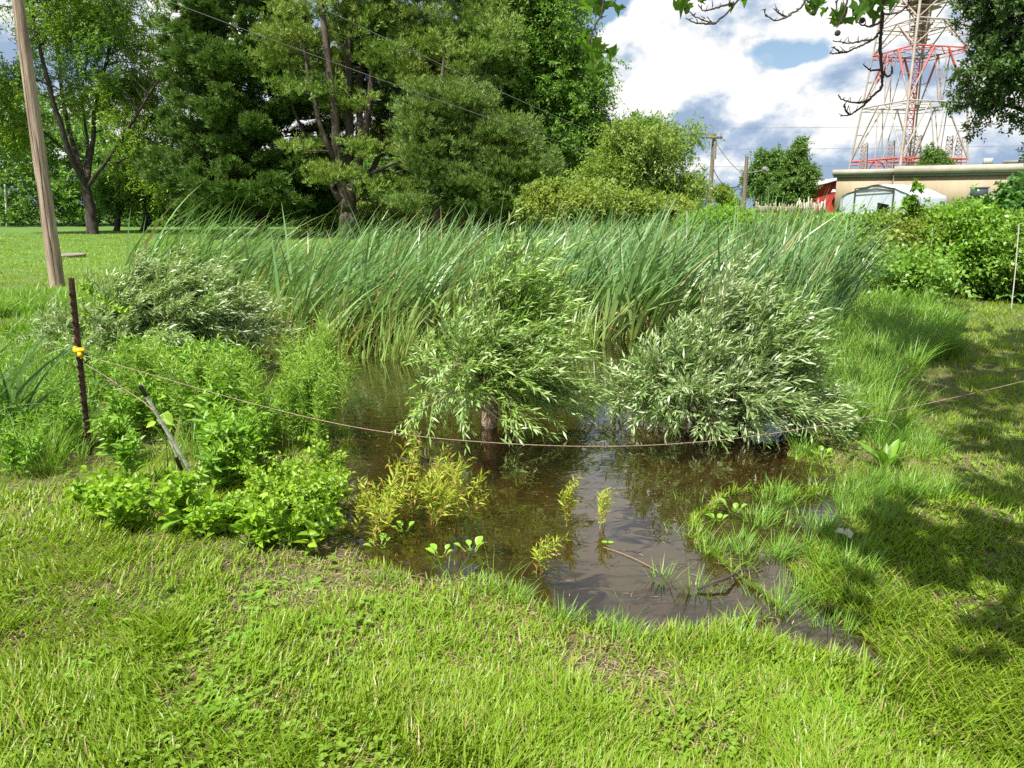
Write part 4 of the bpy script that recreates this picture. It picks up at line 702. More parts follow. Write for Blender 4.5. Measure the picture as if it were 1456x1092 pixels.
def post():
    b = on_plane(128, 648); b[2] = gz1(b[0], b[1]); Y = b[1]; top = at(101, 395, Y); ax = top - b; L = np.linalg.norm(ax); r = thing('fence_post', 'rusty steel fence post with a yellow insulator left of the pond', 'fence post', b); ax = ax / L
    mb = MB(); sx = nrm(np.cross(ax, [0, 1, 0])); sy = nrm(np.cross(sx, ax)); prof = [(-.018, -.003), (.018, -.003), (.018, .003), (.003, .003), (.003, .03), (-.003, .03), (-.003, .003), (-.018, .003)]
    prof = [(x * 1.05, -y) for x, y in prof]; K = len(prof); V = [b + ax * z + sx * x + sy * y for z in (-.3, L) for x, y in prof]
    F = [[i, (i + 1) % K, K + (i + 1) % K, K + i] for i in range(K)]; mb.add(V, F); mb.add([V[K + i] for i in (0, 1, 2, 7)], [[0, 1, 2, 3]]); mb.add([V[K + i] for i in (3, 4, 5, 6)], [[0, 1, 2, 3]])
    for i in range(18): mb.box(b + ax * (.10 + i * .055) - sy * -.002 + sy * .008 * 0 - sx * 0 + nrm(-sy) * -.0, (.001, .001, .001))
    mb.build('shaft', RUST, r, b)
    st = MB()
    for i in range(17): st.box(b + ax * (.14 + i * .058) - sy * .033, (.010, .008, .022))
    st.build('stud', RUST, r, b)['kind'] = 'stuff'
    c = at(112, 498, Y - .04); ins = MB(); ins.box(c + [0, -.005, 0], (.052, .028, .032)); ins.box(c + [.012, -.012, -.026], (.022, .024, .028)); ins.box(c + [-.02, 0, .018], (.014, .03, .012)); ins.box(c + [.034, -.014, .004], (.022, .012, .016)); ins.tube([c + [.015, -.012, -.035], c + [.015, -.012, -.052]], .006, 8); ins.build('insulator', YPLA, r, b)
    k = MB(); k.tube([at(118, 502, Y - .05), at(124, 505, Y - .05), at(125, 512, Y - .05), at(120, 516, Y - .05)], .006, 6); k.build('knob', BPLA, r, b)
    return b
pb = post()
def cable():
    pts = [at(120, 506, 4.62), at(200, 528, 4.55), at(300, 558, 4.45), at(400, 585, 4.35), at(500, 608, 4.25), at(600, 622, 4.18), at(700, 630, 4.12), at(800, 635, 4.1), at(900, 635, 4.1), at(1000, 629, 4.1), at(1100, 617, 4.1), at(1200, 600, 4.12), at(1300, 578, 4.15), at(1400, 556, 4.2), at(1500, 531, 4.25), at(1700, 480, 4.4)]
    P = np.array(pts); t = np.arange(len(P)); tt = np.linspace(0, len(P) - 1, 160); Q = np.stack([np.interp(tt, t, P[:, j]) for j in range(3)], 1)
    for _ in range(40): Q[1:-1] = (Q[:-2] + Q[1:-1] * 2 + Q[2:]) / 4
    tag(MB().tube(Q, .0024, 8).build('fence_cable', RUSTW, origin=P[0], smooth=True), 'thin rusty cable sagging low over the water from the rusty post', 'cable')
    P = np.array([at(122, 518, 4.62), at(150, 535, 4.5), at(175, 552, 4.42), at(205, 572, 4.3), at(222, 588, 4.2)]); Q = np.stack([np.interp(np.linspace(0, 4, 30), np.arange(5), P[:, j]) for j in range(3)], 1); m = MB().tube(Q, .003, 6)
    rng = np.random.default_rng(5)
    for k in range(16): o = Q[9 + k // 2] ; m.tube([o, o + rng.normal(0, .018, 3), o + rng.normal(0, .03, 3)], .0015, 4)
    tag(m.build('barbed_wire', RUSTW, origin=P[0]), 'twisted rusty wire with snagged debris from post to black-ended pole', 'wire')
    # end post of the cable, right of the view
    q = np.array([P[0][0] * 0 + 3.9, 4.4, 0.0])
cable()
def stick_pole():
    Y = 4.0; a = at(199, 548, Y - .15); c = at(268, 665, Y + .02); r = thing('telescopic_pole', 'scuffed metal pole with black grip ends leaning in the weeds', 'pole', c); d = nrm(c - a)
    m = MB(); m.tube([a + d * .05, c + d * .06], .0095, 12); m.build('tube', ALU, r, c, smooth=True); m = MB(); m.tube([a, a + d * .015, a + d * .05, a + d * .068], [.010, .0125, .012, .010], 12); m.tube([a + d * .03 + [.012, -.01, 0], a + d * .05 + [.012, -.01, 0]], .006, 8); m.build('grip', BPLA, r, c, smooth=True)
    a2 = at(232, 604, Y - .06); c2 = at(256, 660, Y + .0); d2 = nrm(c2 - a2); m = MB(); m.tube([a2 + d2 * .03, c2], .005, 10); m.build('side_tube', ALU, r, c, smooth=True)
    m = MB(); m.tube([a2 - d2 * .02, a2, a2 + d2 * .035, a2 + d2 * .045], [.009, .013, .012, .008], 12); m.box(a2 + [-.008, -.012, 0], (.012, .012, .03)); m.build('clamp', BPLA, r, c, smooth=True)
    m = MB(); m.tube([at(250, 650, Y - .02), at(258, 668, Y)], [.011, .010], 10); m.build('lower_clamp', BPLA, r, c, smooth=True)
stick_pole()
# sapling leaves in front of the pole and vine on the post
def saplings():
    rng = np.random.default_rng(9); b = ground_at(240, 690); root = thing('sapling', 'young sapling with large pale green lobed leaves beside the black-ended pole', 'sapling', b); Y = b[1]; m = MB(); top = at(226, 556, Y - .2); m.tube(bez(b, (b + top) / 2 + [.02, 0, .05], top, 8), np.linspace(.004, .0018, 8), 6); m.build('stem', STEM, root, b)
    m = MB(); P = np.array([at(228, 590, Y - .25), at(232, 588, Y - .25), at(224, 566, Y - .2), at(222, 562, Y - .2), at(222, 600, Y - .22)]); D = np.array([[.9, -.5, -.35], [.5, -.6, -.8], [.7, -.3, .3], [.2, -.5, .7], [-.8, -.4, -.3]]); leaves(m, P, D, np.array([[.1, -.9, .9]] * 5), np.array([.10, .11, .055, .05, .06]), np.array([.085, .09, .04, .035, .04]), six=True, curl=.25, wide=.4); m.build('foliage', LIME, root, b)
    b = pb + np.array([.05, -.03, 0]); root = thing('vine', 'thin vine with small yellow-green leaves climbing the rusty post', 'vine', b); Yv = b[1] + .02
    path = np.array([b, at(132, 600, Yv), at(124, 520, Yv), at(122, 460, Yv), at(116, 420, Yv), at(118, 402, Yv), at(128, 412, Yv), at(142, 424, Yv), at(160, 436, Yv), at(178, 441, Yv), at(190, 430, Yv)]); Q = np.stack([np.interp(np.linspace(0, 10, 90), np.arange(11), path[:, j]) for j in range(3)], 1) + rng.normal(0, .002, (90, 3))
    m = MB(); m.tube(Q, .002, 5); m.build('stem', STEM, root, b); i = rng.integers(22, 85, 90); m = MB(); leaves(m, Q[i], rdir(rng, 90) + [.4, -.4, -.1], rdir(rng, 90) * .6 + [0, -.6, .6], rng.uniform(.022, .045, 90), rng.uniform(.014, .024, 90), six=True); m.build('foliage', LIME, root, b)
saplings()
# thin stakes
for px, y0, y1, Ys, lab, rr in [(977, 355, 300, 12.0, 'thin pale stake sticking up through the reeds', .008), (1449, 418, 318, 12.3, 'thin white leaning stake among the comfrey at the right edge', .009), (1326, 350, 324, 14.0, 'short white stake in the middle of the bramble thicket', .008)]:
    a = at(px - (8 if px == 1449 else 0), y0, Ys); c = at(px, y1, Ys); a[2] = min(a[2], gz1(a[0], a[1]) + .02); tag(MB().tube([a, a * .5 + c * .5 + [.01, 0, 0], c], rr, 7).build('stake', WHITE, origin=a), lab, 'stake', 'thin pale stakes')
for px, py, y1, lab in [(10, 323, 262, 'taller thin white post far off at the lawn edge'), (41, 321, 310, 'short white post at the far lawn edge')]:
    a = ground_at(px, py); c = at(px - 3, y1, a[1]); tag(MB().tube([a - [0, 0, .1], c], .09 if y1 < 300 else .12, 8).build('white_post', WHITE, origin=a), lab, 'post', 'white posts at the far lawn edge')
# ring in the lawn
c = ground_at(100, 366); a = np.linspace(0, 6.283, 25); m = MB(); m.tube(c + np.stack([.42 * np.cos(a), .42 * np.sin(a), 0 * a + .06], 1), .055, 8, rough=.15); tag(m.build('stone_ring', STONE, origin=c, smooth=True), 'low grey ring lying on the lawn behind the wooden pole', 'ring')
# stick and leaf in the water
P = np.array([on_plane(x, y, z) for x, y, z in [(992, 838, WATER + .01), (1010, 829, WATER + .03), (1035, 821, WATER + .04), (1052, 812, WATER + .02), (1085, 806, WATER + .01)]]); tag(MB().tube(P, [.006, .007, .008, .006, .003], 7).build('stick', TWIGD, origin=P[0]), 'dark bare stick lying in the shallow water at the right', 'stick')
P = np.array([on_plane(x, y, WATER + .006) for x, y in [(858, 778), (900, 790), (935, 812)]]); tag(MB().tube(bez(*P, 9), .0018, 5).build('straw', STRAW, origin=P[0]), 'single pale grass stalk floating on the open water', 'straw')
c = ground_at(1200, 777); c[2] += .06; m = MB(); leaves(m, [c, c, c], [[1, .2, .1], [-.8, .3, .15], [.1, -1, .1]], [[0, -.3, 1]] * 3, .05, .05, six=True, curl=.3); tag(m.build('dead_leaf', PAPER, origin=c), 'curled whitish dead leaf on the grass by the flooded edge', 'leaf')
m = MB(); c = on_plane(864, 771, WATER + .004); leaves(m, [c, c], [[1, .1, .02], [-.8, .3, .02]], [[0, 0, 1]] * 2, .034, .032, six=True, curl=.02, fold=.02); tag(m.build('floating_leaf', BROAD, origin=c), 'pair of small green leaves floating on the open water', 'leaf')

def pond_litter():
    rng = np.random.default_rng(77); k = 1500; mb = MB(); x = rng.uniform(-2.5, 3, k); y = rng.uniform(2.4, 7, k); d = sdf(x, y, POND); ok = (gz(x, y) < WATER - .005) & (rng.random(k) < np.exp(-np.abs(d) / .35) + .10); x, y = x[ok], y[ok]; k = len(x); a = rng.uniform(0, 6.28, k)
    leaves(mb, np.stack([x, y, np.full(k, WATER + .003)], 1), np.stack([np.cos(a), np.sin(a), 0 * a], 1), np.tile([0, 0, 1.0], (k, 1)), rng.uniform(.01, .05, k), rng.uniform(.001, .006, k), fold=0, curl=0)
    tag(mb.build('pond_litter', LITTER), 'bits of dead stem and leaf floating round the pond margin', 'litter', kind='stuff')
pond_litter()

# ------------------------------------------------------------------ utility poles and wires
def upole(px, ytop, Y, lab, cross, lamp):
    a = at(px + 3, 298, Y); a[2] = gz1(a[0], a[1]) - .1; c = at(px, ytop, Y); a[0] = c[0]; r = thing('utility_pole', lab, 'utility pole', a, 'utility poles beyond the reeds'); m = MB(); m.tube([a, (a + c) / 2, c], [.15, .13, .10], 12); m.build('shaft', WOODG, r, a, smooth=True)
    if cross:
        m = MB(); m.box(c + [0, -.2, -.25], (1.1, .12, .14), rz=.25); m.build('crossarm', WOODG, r, a); i = MB()
        for k in (-.45, .45, .1): i.tube([c + [k, -.2 + k * .25, -.17], c + [k, -.2 + k * .25, .05]], [.05, .03], 8)
        i.build('insulators', GREYF, r, a); t = MB(); t.tube([c + [.05, -.3, -.5], c + [.05, -.3, -1.6]], .1, 10); t.build('transformer', GREYF, r, a)
    if lamp:
        m = MB(); m.tube(bez(c + [.1, -.1, -1.0], c + [.5, -.1, -1.0], c + [1.0, -.1, -.85], 6), .035, 6); m.build('lamp_arm', GREYF, r, a); m = MB(); m.tube([c + [1.0, -.1, -.75], c + [1.15, -.1, -.78], c + [1.3, -.1, -.95]], [.10, .17, .09], 10); m.build('lamp_head', GREYF, r, a)
    return c
c1 = upole(1015, 190, 52, 'taller utility pole with a crossarm beyond the pale bushy tree', True, False)
c2 = upole(1062, 222, 50, 'shorter utility pole with a lamp arm in front of the distant trees', False, True)
def wire(p, q, sag, rad, lab, mat=DWIRE, group='overhead wires'):
    t = np.linspace(0, 1, 40)[:, None]; P = np.asarray(p) * (1 - t) + np.asarray(q) * t - np.array([0, 0, 1.0]) * sag * 4 * t * (1 - t); tag(MB().tube(P, rad, 5, cap=False).build('overhead_wire', mat, origin=P[0]), lab, 'wire', group)
wire(c1 + [0, 0, -.3], c2 + [0, 0, -1.2], .25, .02, 'upper dark wire drooping between the two utility poles'); wire(c1 + [0, 0, -2.0], c2 + [0, 0, -1.4], .9, .03, 'lower dark cable sagging between the two utility poles')
for y0, y1, lab, Yw in [(182, 180, 'topmost thin wire crossing the sky behind the tower', 75), (212, 212, 'pale wire crossing the sky just above the low cloud', 78), (237, 236, 'lowest thin wire crossing the sky right of the utility poles', 75)]: wire(at(960, y0, Yw), at(1800, y1 - 16, Yw), .3, .018, lab, LWIRE)
wire(at(150, -32, 14), at(905, 236, 33), .12, .0065, 'pale wire slanting down in front of the pines, left one of two', LWIRE); wire(at(400, -16, 16), at(930, 224, 33), .1, .0065, 'pale wire slanting down in front of the pines, right one of two', LWIRE)
0 and wire(at(-60, 258, 60), at(150, 262, 60), .1, .01, 'far thin wire across the woods behind the locust trunk', LWIRE)

# ------------------------------------------------------------------ building, tent, barn, fence
def building():
    A = at(1190, 249, 55); Bp = at(1437, 243, 50.5); zt = A[2]; g = 1.0; b = np.array([A[0], A[1], g]); r = thing('flat_roofed_building', 'long tan concrete building with flat roof and pale cornice at the right', 'building', b)
    u = nrm(np.array([Bp[0] - A[0], Bp[1] - A[1], 0])); n = np.array([u[1], -u[0], 0]); n = n if n[1] < 0 else -n; rz = math.atan2(u[1], u[0]); back = -n
    def slab(mb, s0, s1, d0, d1, z0, z1, m=0): c = A + u * (s0 + s1) / 2 + back * (d0 + d1) / 2; c[2] = (z0 + z1) / 2; mb.box(c, (s1 - s0, d1 - d0, z1 - z0), rz, m)
    L1 = 3.55; L2 = 12.7; w = MB(); slab(w, 0, L1, .18, 12, g, zt); slab(w, L1, L2, 0, 12, g, zt); slab(w, L2, 22, .3, 12, g, zt)
    for s in np.arange(.9, L2, 1.75): slab(w, s, s + .035, (.18 if s < L1 else 0) - .012, .25, g, zt)
    w.build('wall', CONC, r, b)
    c = MB(); slab(c, -.3, L1 - .003, -.05, 12.3, zt + .002, zt + .36); slab(c, L1, L2 + .1, -.25, 12.2, zt + .002, zt + .50); slab(c, L2 + .103, 22, -.1, 12.2, zt + .0, zt + .40); c.build('cornice', CORN, r, b)
    k = MB(); slab(k, -.22, L1 - .01, .03, 0.15, zt - .16, zt); slab(k, L1 + .01, L2, -.17, -.02, zt - .16, zt); k.build('fascia', GREYF, r, b)
    f = MB(); s0 = 8.05; 
    for a_, b_, z0, z1 in ((s0, s0 + 1.15, zt - .95, zt - .87), (s0, s0 + 1.15, zt - 1.75, zt - 1.67), (s0, s0 + .08, zt - 1.67, zt - .95), (s0 + 1.07, s0 + 1.15, zt - 1.67, zt - .95)): slab(f, a_, b_, -.05, .02, z0, z1)
    f = f.build('window', GREYF, r, b); p = MB(); slab(p, s0 + .08, s0 + 1.07, -.02, .01, zt - 1.67, zt - .95); p.build('pane', DARKW, f, b) ; f.children[0].location = (0, 0, 0)
    l = MB(); cc = A + u * 8.9 - back * .15; cc[2] = zt - 1.55; l.tube([cc, cc - back * .15 + [0, 0, -.1], cc - back * .2 + [0, 0, -.3]], [.06, .14, .16], 10); l.build('wall_lamp', WHITE, r, b)
    d = MB(); slab(d, L1 - .05, L1 - .0, -.03, .05, g, zt); slab(d, L2 - .02, L2 + .05, -.06, .02, g, zt - .1); d.build('downpipe', DWIRE, r, b)
    # on the roof
    zr = zt + .5
    def roofthing(name, lab, cat, s, parts, dd=3.0):
        c0 = A + u * s + back * dd; c0[2] = zr; q = thing(name, lab, cat, c0)
        for pn, mt, bx in parts:
            m = MB()
            for (ds, dz, ws, wd, wz) in bx: cc = c0 + u * ds; cc[2] = zr + dz; m.box(cc, (ws, wd, wz), rz)
            m.build(pn, mt, q, c0)
    roofthing('roof_unit', 'small green slatted unit on the flat roof', 'roof unit', 9.0, [('housing', GREENM, [(0, .25, .55, .5, .4)]), ('slat', WHITE, [(k * .1 - .2, .25, .03, .54, .42) for k in range(5)])], 1.5)
    roofthing('roof_unit', 'long low grey duct and hood on the right of the flat roof', 'roof unit', 11.0, [('duct', GREYF, [(0, .22, 2.2, .6, .16), (1.4, .36, .9, .8, .3)]), ('cover', WHITE, [(.9, .52, 2.2, 1.0, .08), (1.5, .75, .9, .8, .05)]), ('leg', DWIRE, [(-.9, .07, .08, .08, .16), (.9, .07, .08, .08, .16)])], 2.0)
    cD = A + u * 12.2 + back * 3; cD[2] = zr; q = thing('dish_antenna', 'small pale dish antenna on a thin mast above the roof', 'antenna', cD); m = MB(); m.tube([cD, cD + [0, 0, 1.5]], .025, 6); m.build('mast', GREYF, q, cD); m = MB(); th = np.linspace(0, 1.2, 5)
    cc = cD + np.array([0, 0, 1.5]); m.tube([cc + np.array([0, -.12, .02]), cc + np.array([0, -.06, .02]), cc + np.array([0, .0, .0])], [.24, .2, .05], 14); m.build('dish', WHITE, q, cD)
building()
def tent():
    Y = 43.0; pA = at(1197, 318, Y); pB = at(1288, 318, Y - 1.0); ap = at(1253, 262, Y - .5); gzv = gz1(pA[0], pA[1]); u = nrm(np.array([pB[0] - pA[0], pB[1] - pA[1], 0])); half = np.linalg.norm((pB - pA)[:2]) / 2; c0 = (pA + pB) / 2; c0[2] = gzv; r = thing('hoop_tent', 'white tarpaulin hoop tent in front of the concrete building', 'tent', c0)
    dv = nrm(np.array([.93, .25, 0])); Lt = 2.2; H = ap[2] - gzv; a = np.linspace(0, math.pi, 17); xs_ = np.concatenate([[-1, -1], np.linspace(-.98, .98, 13), [1, 1]]); zs_ = np.concatenate([[0, .5], .60 + .40 * (1 - np.abs(np.linspace(-.98, .98, 13)) ** 1.45), [.5, 0]]); prof = np.stack([xs_ * half, zs_ * H], 1)
    rng = np.random.default_rng(4); S = 9; V = []
    prof[:, 0] *= 1.12
    for s in range(S):
        for i, (x, z) in enumerate(prof): V.append(c0 + u * x + dv * (Lt * s / (S - 1)) + np.array([0, .0, z * (1 - .025 * math.sin(s / (S - 1) * math.pi * 4) ** 2)]) + rng.normal(0, .015, 3))
    F = [[s * 17 + i, s * 17 + i + 1, (s + 1) * 17 + i + 1, (s + 1) * 17 + i] for s in range(S - 1) for i in range(16)]; m = MB().add(V, F); k = (S - 1) * 17; m.add([V[k + i] for i in range(17)], [list(range(17))]); m.build('cover', TARP, r, c0, smooth=True)
    # front cloth with dark doorway
    m = MB(); fr = -dv * .0
    P = [c0 + u * x * .97 + dv * .12 + np.array([0, 0, z * .97]) for x, z in prof]; m.add(P[:9] + [np.array([P[8][0], P[8][1], gzv])], [list(range(10))]); m.add(P[10:] + [np.array([P[10][0], P[10][1], gzv])], [list(range(8))]); q = [P[8], P[9], P[10], P[10] - [0, 0, .9], P[8] - [0, 0, .9]]; m.add(q, [list(range(5))]); m.build('front_cloth', TARP, r, c0)
    m = MB()
    for s, x in ((0, -.55), (0, .45)):
        p = c0 + u * x * half * 1.2 - dv * .03; m.tube([p, p + [0, 0, H * .86]], .035, 6)
    m.tube([c0 - u * .55 * half * 1.2 - dv * .03 + [0, 0, H * .86], c0 - dv * .03 + [0, 0, H * .93], c0 + u * .45 * half * 1.2 - dv * .03 + [0, 0, H * .86]], .035, 6); m.tube([c0 - u * .55 * half * 1.2 - dv * .03 + [0, 0, H * .72], c0 + u * .45 * half * 1.2 - dv * .03 + [0, 0, H * .80]], .025, 6); m.build('frame', DWIRE, r, c0)
tent()
def barn():
    Y = 64.0; a = at(1137, 272, Y); c = at(1192, 262, Y); z0 = .9; b = np.array([a[0], Y, z0]); r = thing('red_barn', 'red barn with white-edged sloping roof left of the concrete building', 'barn', b); w = MB(); x0, x1 = a[0], c[0] + 2.5; za, zc = a[2], c[2] + .35
    mid = c[0] + .3; V = [(x0, Y, z0), (x1, Y, z0), (x1, Y, za + .1), (mid, Y, zc), (x0, Y, za)]; V2 = [(x, Y + 9, z) for x, _, z in V]; w.add(V + V2, [[0, 1, 2, 3, 4]]); w.add(V + V2, [[9, 8, 7, 6, 5]]); w.add(V + V2, [[0, 5, 6, 1], [1, 6, 7, 2], [4, 9, 5, 0]])
    w.build('wall', REDP, r, b); m = MB(); f = MB()
    for (p, q) in (((x0 - .5, za - .12), (mid, zc + .0)), ((mid, zc), (x1 + .5, za - .1))):
        d = nrm(np.array([q[0] - p[0], 0, q[1] - p[1]])); n = np.array([-d[2], 0, d[0]]); P = [np.array([p[0], y, p[1]]) for y in (Y - .4, Y + 9.4)]; Q = [np.array([q[0], y, q[1]]) for y in (Y - .4, Y + 9.4)]
        o = n * .05; V = [P[0] + o, Q[0] + o, Q[1] + o, P[1] + o, P[0] + o + n * .12, Q[0] + o + n * .12, Q[1] + o + n * .12, P[1] + o + n * .12]; m.add(V, [[3, 2, 1, 0], [4, 5, 6, 7], [0, 1, 5, 4], [2, 3, 7, 6], [0, 4, 7, 3], [1, 2, 6, 5]])
    m.build('roof', WHITE, r, b); d = MB(); d.box((x0 + .35, Y - .03, z0 + .9), (.5, .06, 1.8)); d.build('door', GREYF, r, b); l = MB(); p = at(1185, 270, Y - .3); l.tube([p, p + [0, -.1, -.1], p + [0, -.12, -.2]], [.08, .2, .22], 10); l.build('gable_lamp', WHITE, r, b)
barn()
def pickets():
    rng = np.random.default_rng(8); a = at(1075, 300, 45); c = at(1172, 300, 42); n = 44; b = np.array([a[0], a[1], gz1(a[0], a[1])]); r = thing('picket_fence', 'old pale picket fence with uneven boards in front of the red barn', 'fence', b); 
    m2 = MB(); p0, p1 = a.copy(), c.copy(); p0[2] = gz1(a[0], a[1]) + .35; p1[2] = gz1(c[0], c[1]) + .35; m2.tube([p0 + [0, .05, 0], p1 + [0, .05, 0]], .03, 4); m2.build('rail', PICK, r, b)
    for k in range(n):
        t = (k + rng.uniform(-.2, .2)) / (n - 1); p = a * (1 - t) + c * t; g = gz1(p[0], p[1]) - .05; h = rng.uniform(.42, .78) + (.18 if t > .62 else -.06)
        m = MB(); m.box((p[0], p[1], g + h / 2), (.06, .02, h), ry=rng.normal(0, .06)); m.build('picket', WHITE if t > .6 and rng.random() < .6 else PICK, r, b)
pickets()

# ------------------------------------------------------------------ lattice tower
def tower():
    Y = 105.0; ax = at(1290, 225, Y); s = Y / FPX; zg = .8; base = np.array([ax[0], Y, zg]); r = thing('lattice_tower', 'huge red and white lattice radio tower behind the flat-roofed building', 'tower', base)
    zr = [zg, at(1290, 228, Y)[2], at(1298, 150, Y)[2], at(1305, 74, Y)[2], at(1309, 36, Y)[2], at(1312, 0, Y)[2] , at(1312, 0, Y)[2] + 7, at(1312, 0, Y)[2] + 16]
    hw = [7.5, 6.9, 6.1, 5.4, 5.1, 4.8, 4.2, 3.5]; th = R(18)
    def corner(k, lvl, f=1.0): a = R(-122) + k * math.pi / 2; return np.array([base[0] + math.cos(a) * hw[lvl] * f, Y + math.sin(a) * hw[lvl] * f, zr[lvl]])
    mats = {1: TRED, 2: TWHI, 3: TRED, 4: TWHI, 5: TWHI, 6: TRED, 7: TRED}
    for k in range(4):
        m = MB()
        for l in range(7): m.tube([corner(k, l), corner(k, l + 1)], .17 if k == 0 else .12, 7)
        m.build('leg', TWHI, r, base, smooth=True)
    for l in range(1, 8):
        m = MB(); br = MB()
        for k in range(4):
            p, q = corner(k, l), corner((k + 1) % 4, l); mid = (p + q) / 2; m.tube([p, q], .10, 5); m.tube([p + [0, 0, -.45], q + [0, 0, -.45]], .05, 4)
            m.tube([mid, (corner((k + 1) % 4, l) + corner((k + 2) % 4, l)) / 2], .06, 4)
            p0, q0 = corner(k, l - 1), corner((k + 1) % 4, l - 1)
            i1, i2 = p * .63 + q * .37, p * .37 + q * .63
            if l in (2, 3): br.tube([p0, i1], .10, 5); br.tube([q0, i2], .10, 5); lo = (p0 + q0) / 2; br.tube([i1, lo], .07, 5); br.tube([i2, lo], .07, 5); h1 = (p0 + i1) / 2; h2 = (q0 + i2) / 2; br.tube([h1, (p0 + p) / 2], .05, 4); br.tube([h2, (q0 + q) / 2], .05, 4); br.tube([h1, h1 * .3 + p0 * .2 + lo * .5], .04, 4)
            else: br.tube([p0, mid], .09, 5); br.tube([q0, mid], .09, 5); br.tube([(p0 + mid) / 2, (p0 + p) / 2], .04, 4); br.tube([(q0 + mid) / 2, (q0 + q) / 2], .04, 4)
        m.build('ring_beam', mats[l], r, base); br.build('bracing', {1: TRED, 2: TWHI, 3: TRED if False else TGRY, 4: TGRY, 5: TGRY, 6: TRED, 7: TRED}[l], r, base)
        if l == 3: 
            for k in range(4):
                p, q = corner(k, 3), corner((k + 1) % 4, 3); p0, q0 = corner(k, 2), corner((k + 1) % 4, 2); i1, i2 = p * .63 + q * .37, p * .37 + q * .63; MB().tube([i1 + (p0 - i1) * .02, i1 + (p0 - i1) * .45], .14, 6).build('painted_brace', TRED, r, base); MB().tube([i2, i2 + (q0 - i2) * .5], .14, 6).build('painted_brace', TRED, r, base)
    # inner mast
    def lattice(mb, p, q, w0, w1, n, rad): 
        p = np.asarray(p, float); q = np.asarray(q, float); C = lambda i, k: p + (q - p) * i / n + np.array([math.cos(k * 2.094 + .5), math.sin(k * 2.094 + .5), 0]) * (w0 + (w1 - w0) * i / n)
        for k in range(3):
            mb.tube([C(0, k), C(n, k)], rad, 4)
            for i in range(n): mb.tube([C(i, k), C(i + 1, (k + 1) % 3)], rad * .6, 3, cap=False); mb.tube([C(i, k), C(i, (k + 1) % 3)], rad * .6, 3, cap=False)
    zc = lambda py: at(1300, py, Y)[2]; ctr = np.array([base[0], Y, 0]); 
    for z0, z1, w0, w1, mt, rr in ((zg, zc(180), .55, .5, TGRY, .07), (zc(180), zc(85), .5, .45, TRED, .08), (zc(85), zc(62), .5, .9, TWHI, .07)):
        m = MB(); lattice(m, ctr + [0, 0, z0], ctr + [0, 0, z1], w0, w1, max(3, int((z1 - z0) / 1.0)), rr); m.build('inner_mast', mt, r, base)
    m = MB(); lattice(m, ctr + [0, 0, zc(62)], ctr + [0, 0, zc(-40)], 1.2, 1.9, 9, .09); lattice(m, ctr + [0, 0, zc(62)], ctr + [0, 0, zc(-40)], .7, .9, 12, .08)
    m.build('upper_mast', TGRY, r, base); m = MB()
    for py, w in ((57, .8), (36, .9), (12, 1.4), (2, 1.9)): m.box(ctr + [0, 0, zc(py)], (w * 2, w * 2, .16), .3)
    m.box(ctr + [-.2, 0, zc(30)], (1.0, 1.0, 3.6), .3); m.build('platform', TGRY, r, base)
    for k in range(4):
        for l in (3, 5): 
            p = corner(k, l) * .0 + (corner(k, l) + corner((k + 1) % 4, l)) / 2; m = MB(); m.tube([p, ctr + [0, 0, p[2] - .4]], .06, 4); m.build('strut', TWHI, r, base)
    # small masts round the foot
    for px, yt, k in ((1228, 203, 0), (1266, 200, 1), (1294, 190, 2), (1303, 192, 3), (1348, 193, 4), (1362, 195, 5)):
        p = at(px, 250, Y - 3 + k); p[2] = zg; q = at(px, yt, Y - 3 + k); q[0] = p[0] + (q[0] - p[0]) * .35 ; t = thing('foot_mast', ['short lattice mast at the left foot of the tower', 'short lattice mast left of the middle leg of the tower', 'tallest short lattice mast by the middle leg of the tower', 'short lattice mast just right of the tallest one', 'short lattice mast left of the right leg of the tower', 'short lattice mast at the right foot of the tower'][k], 'mast', p, 'short lattice masts round the tower foot')
        mid = p + (q - p) * .62; m = MB(); lattice(m, p, mid, .75, .62, 9, .07); m.build('lower_lattice', TRED, t, p); m = MB(); lattice(m, mid, q, .62, .42, 7, .07); m.build('upper_lattice', TGRY, t, p)
tower()

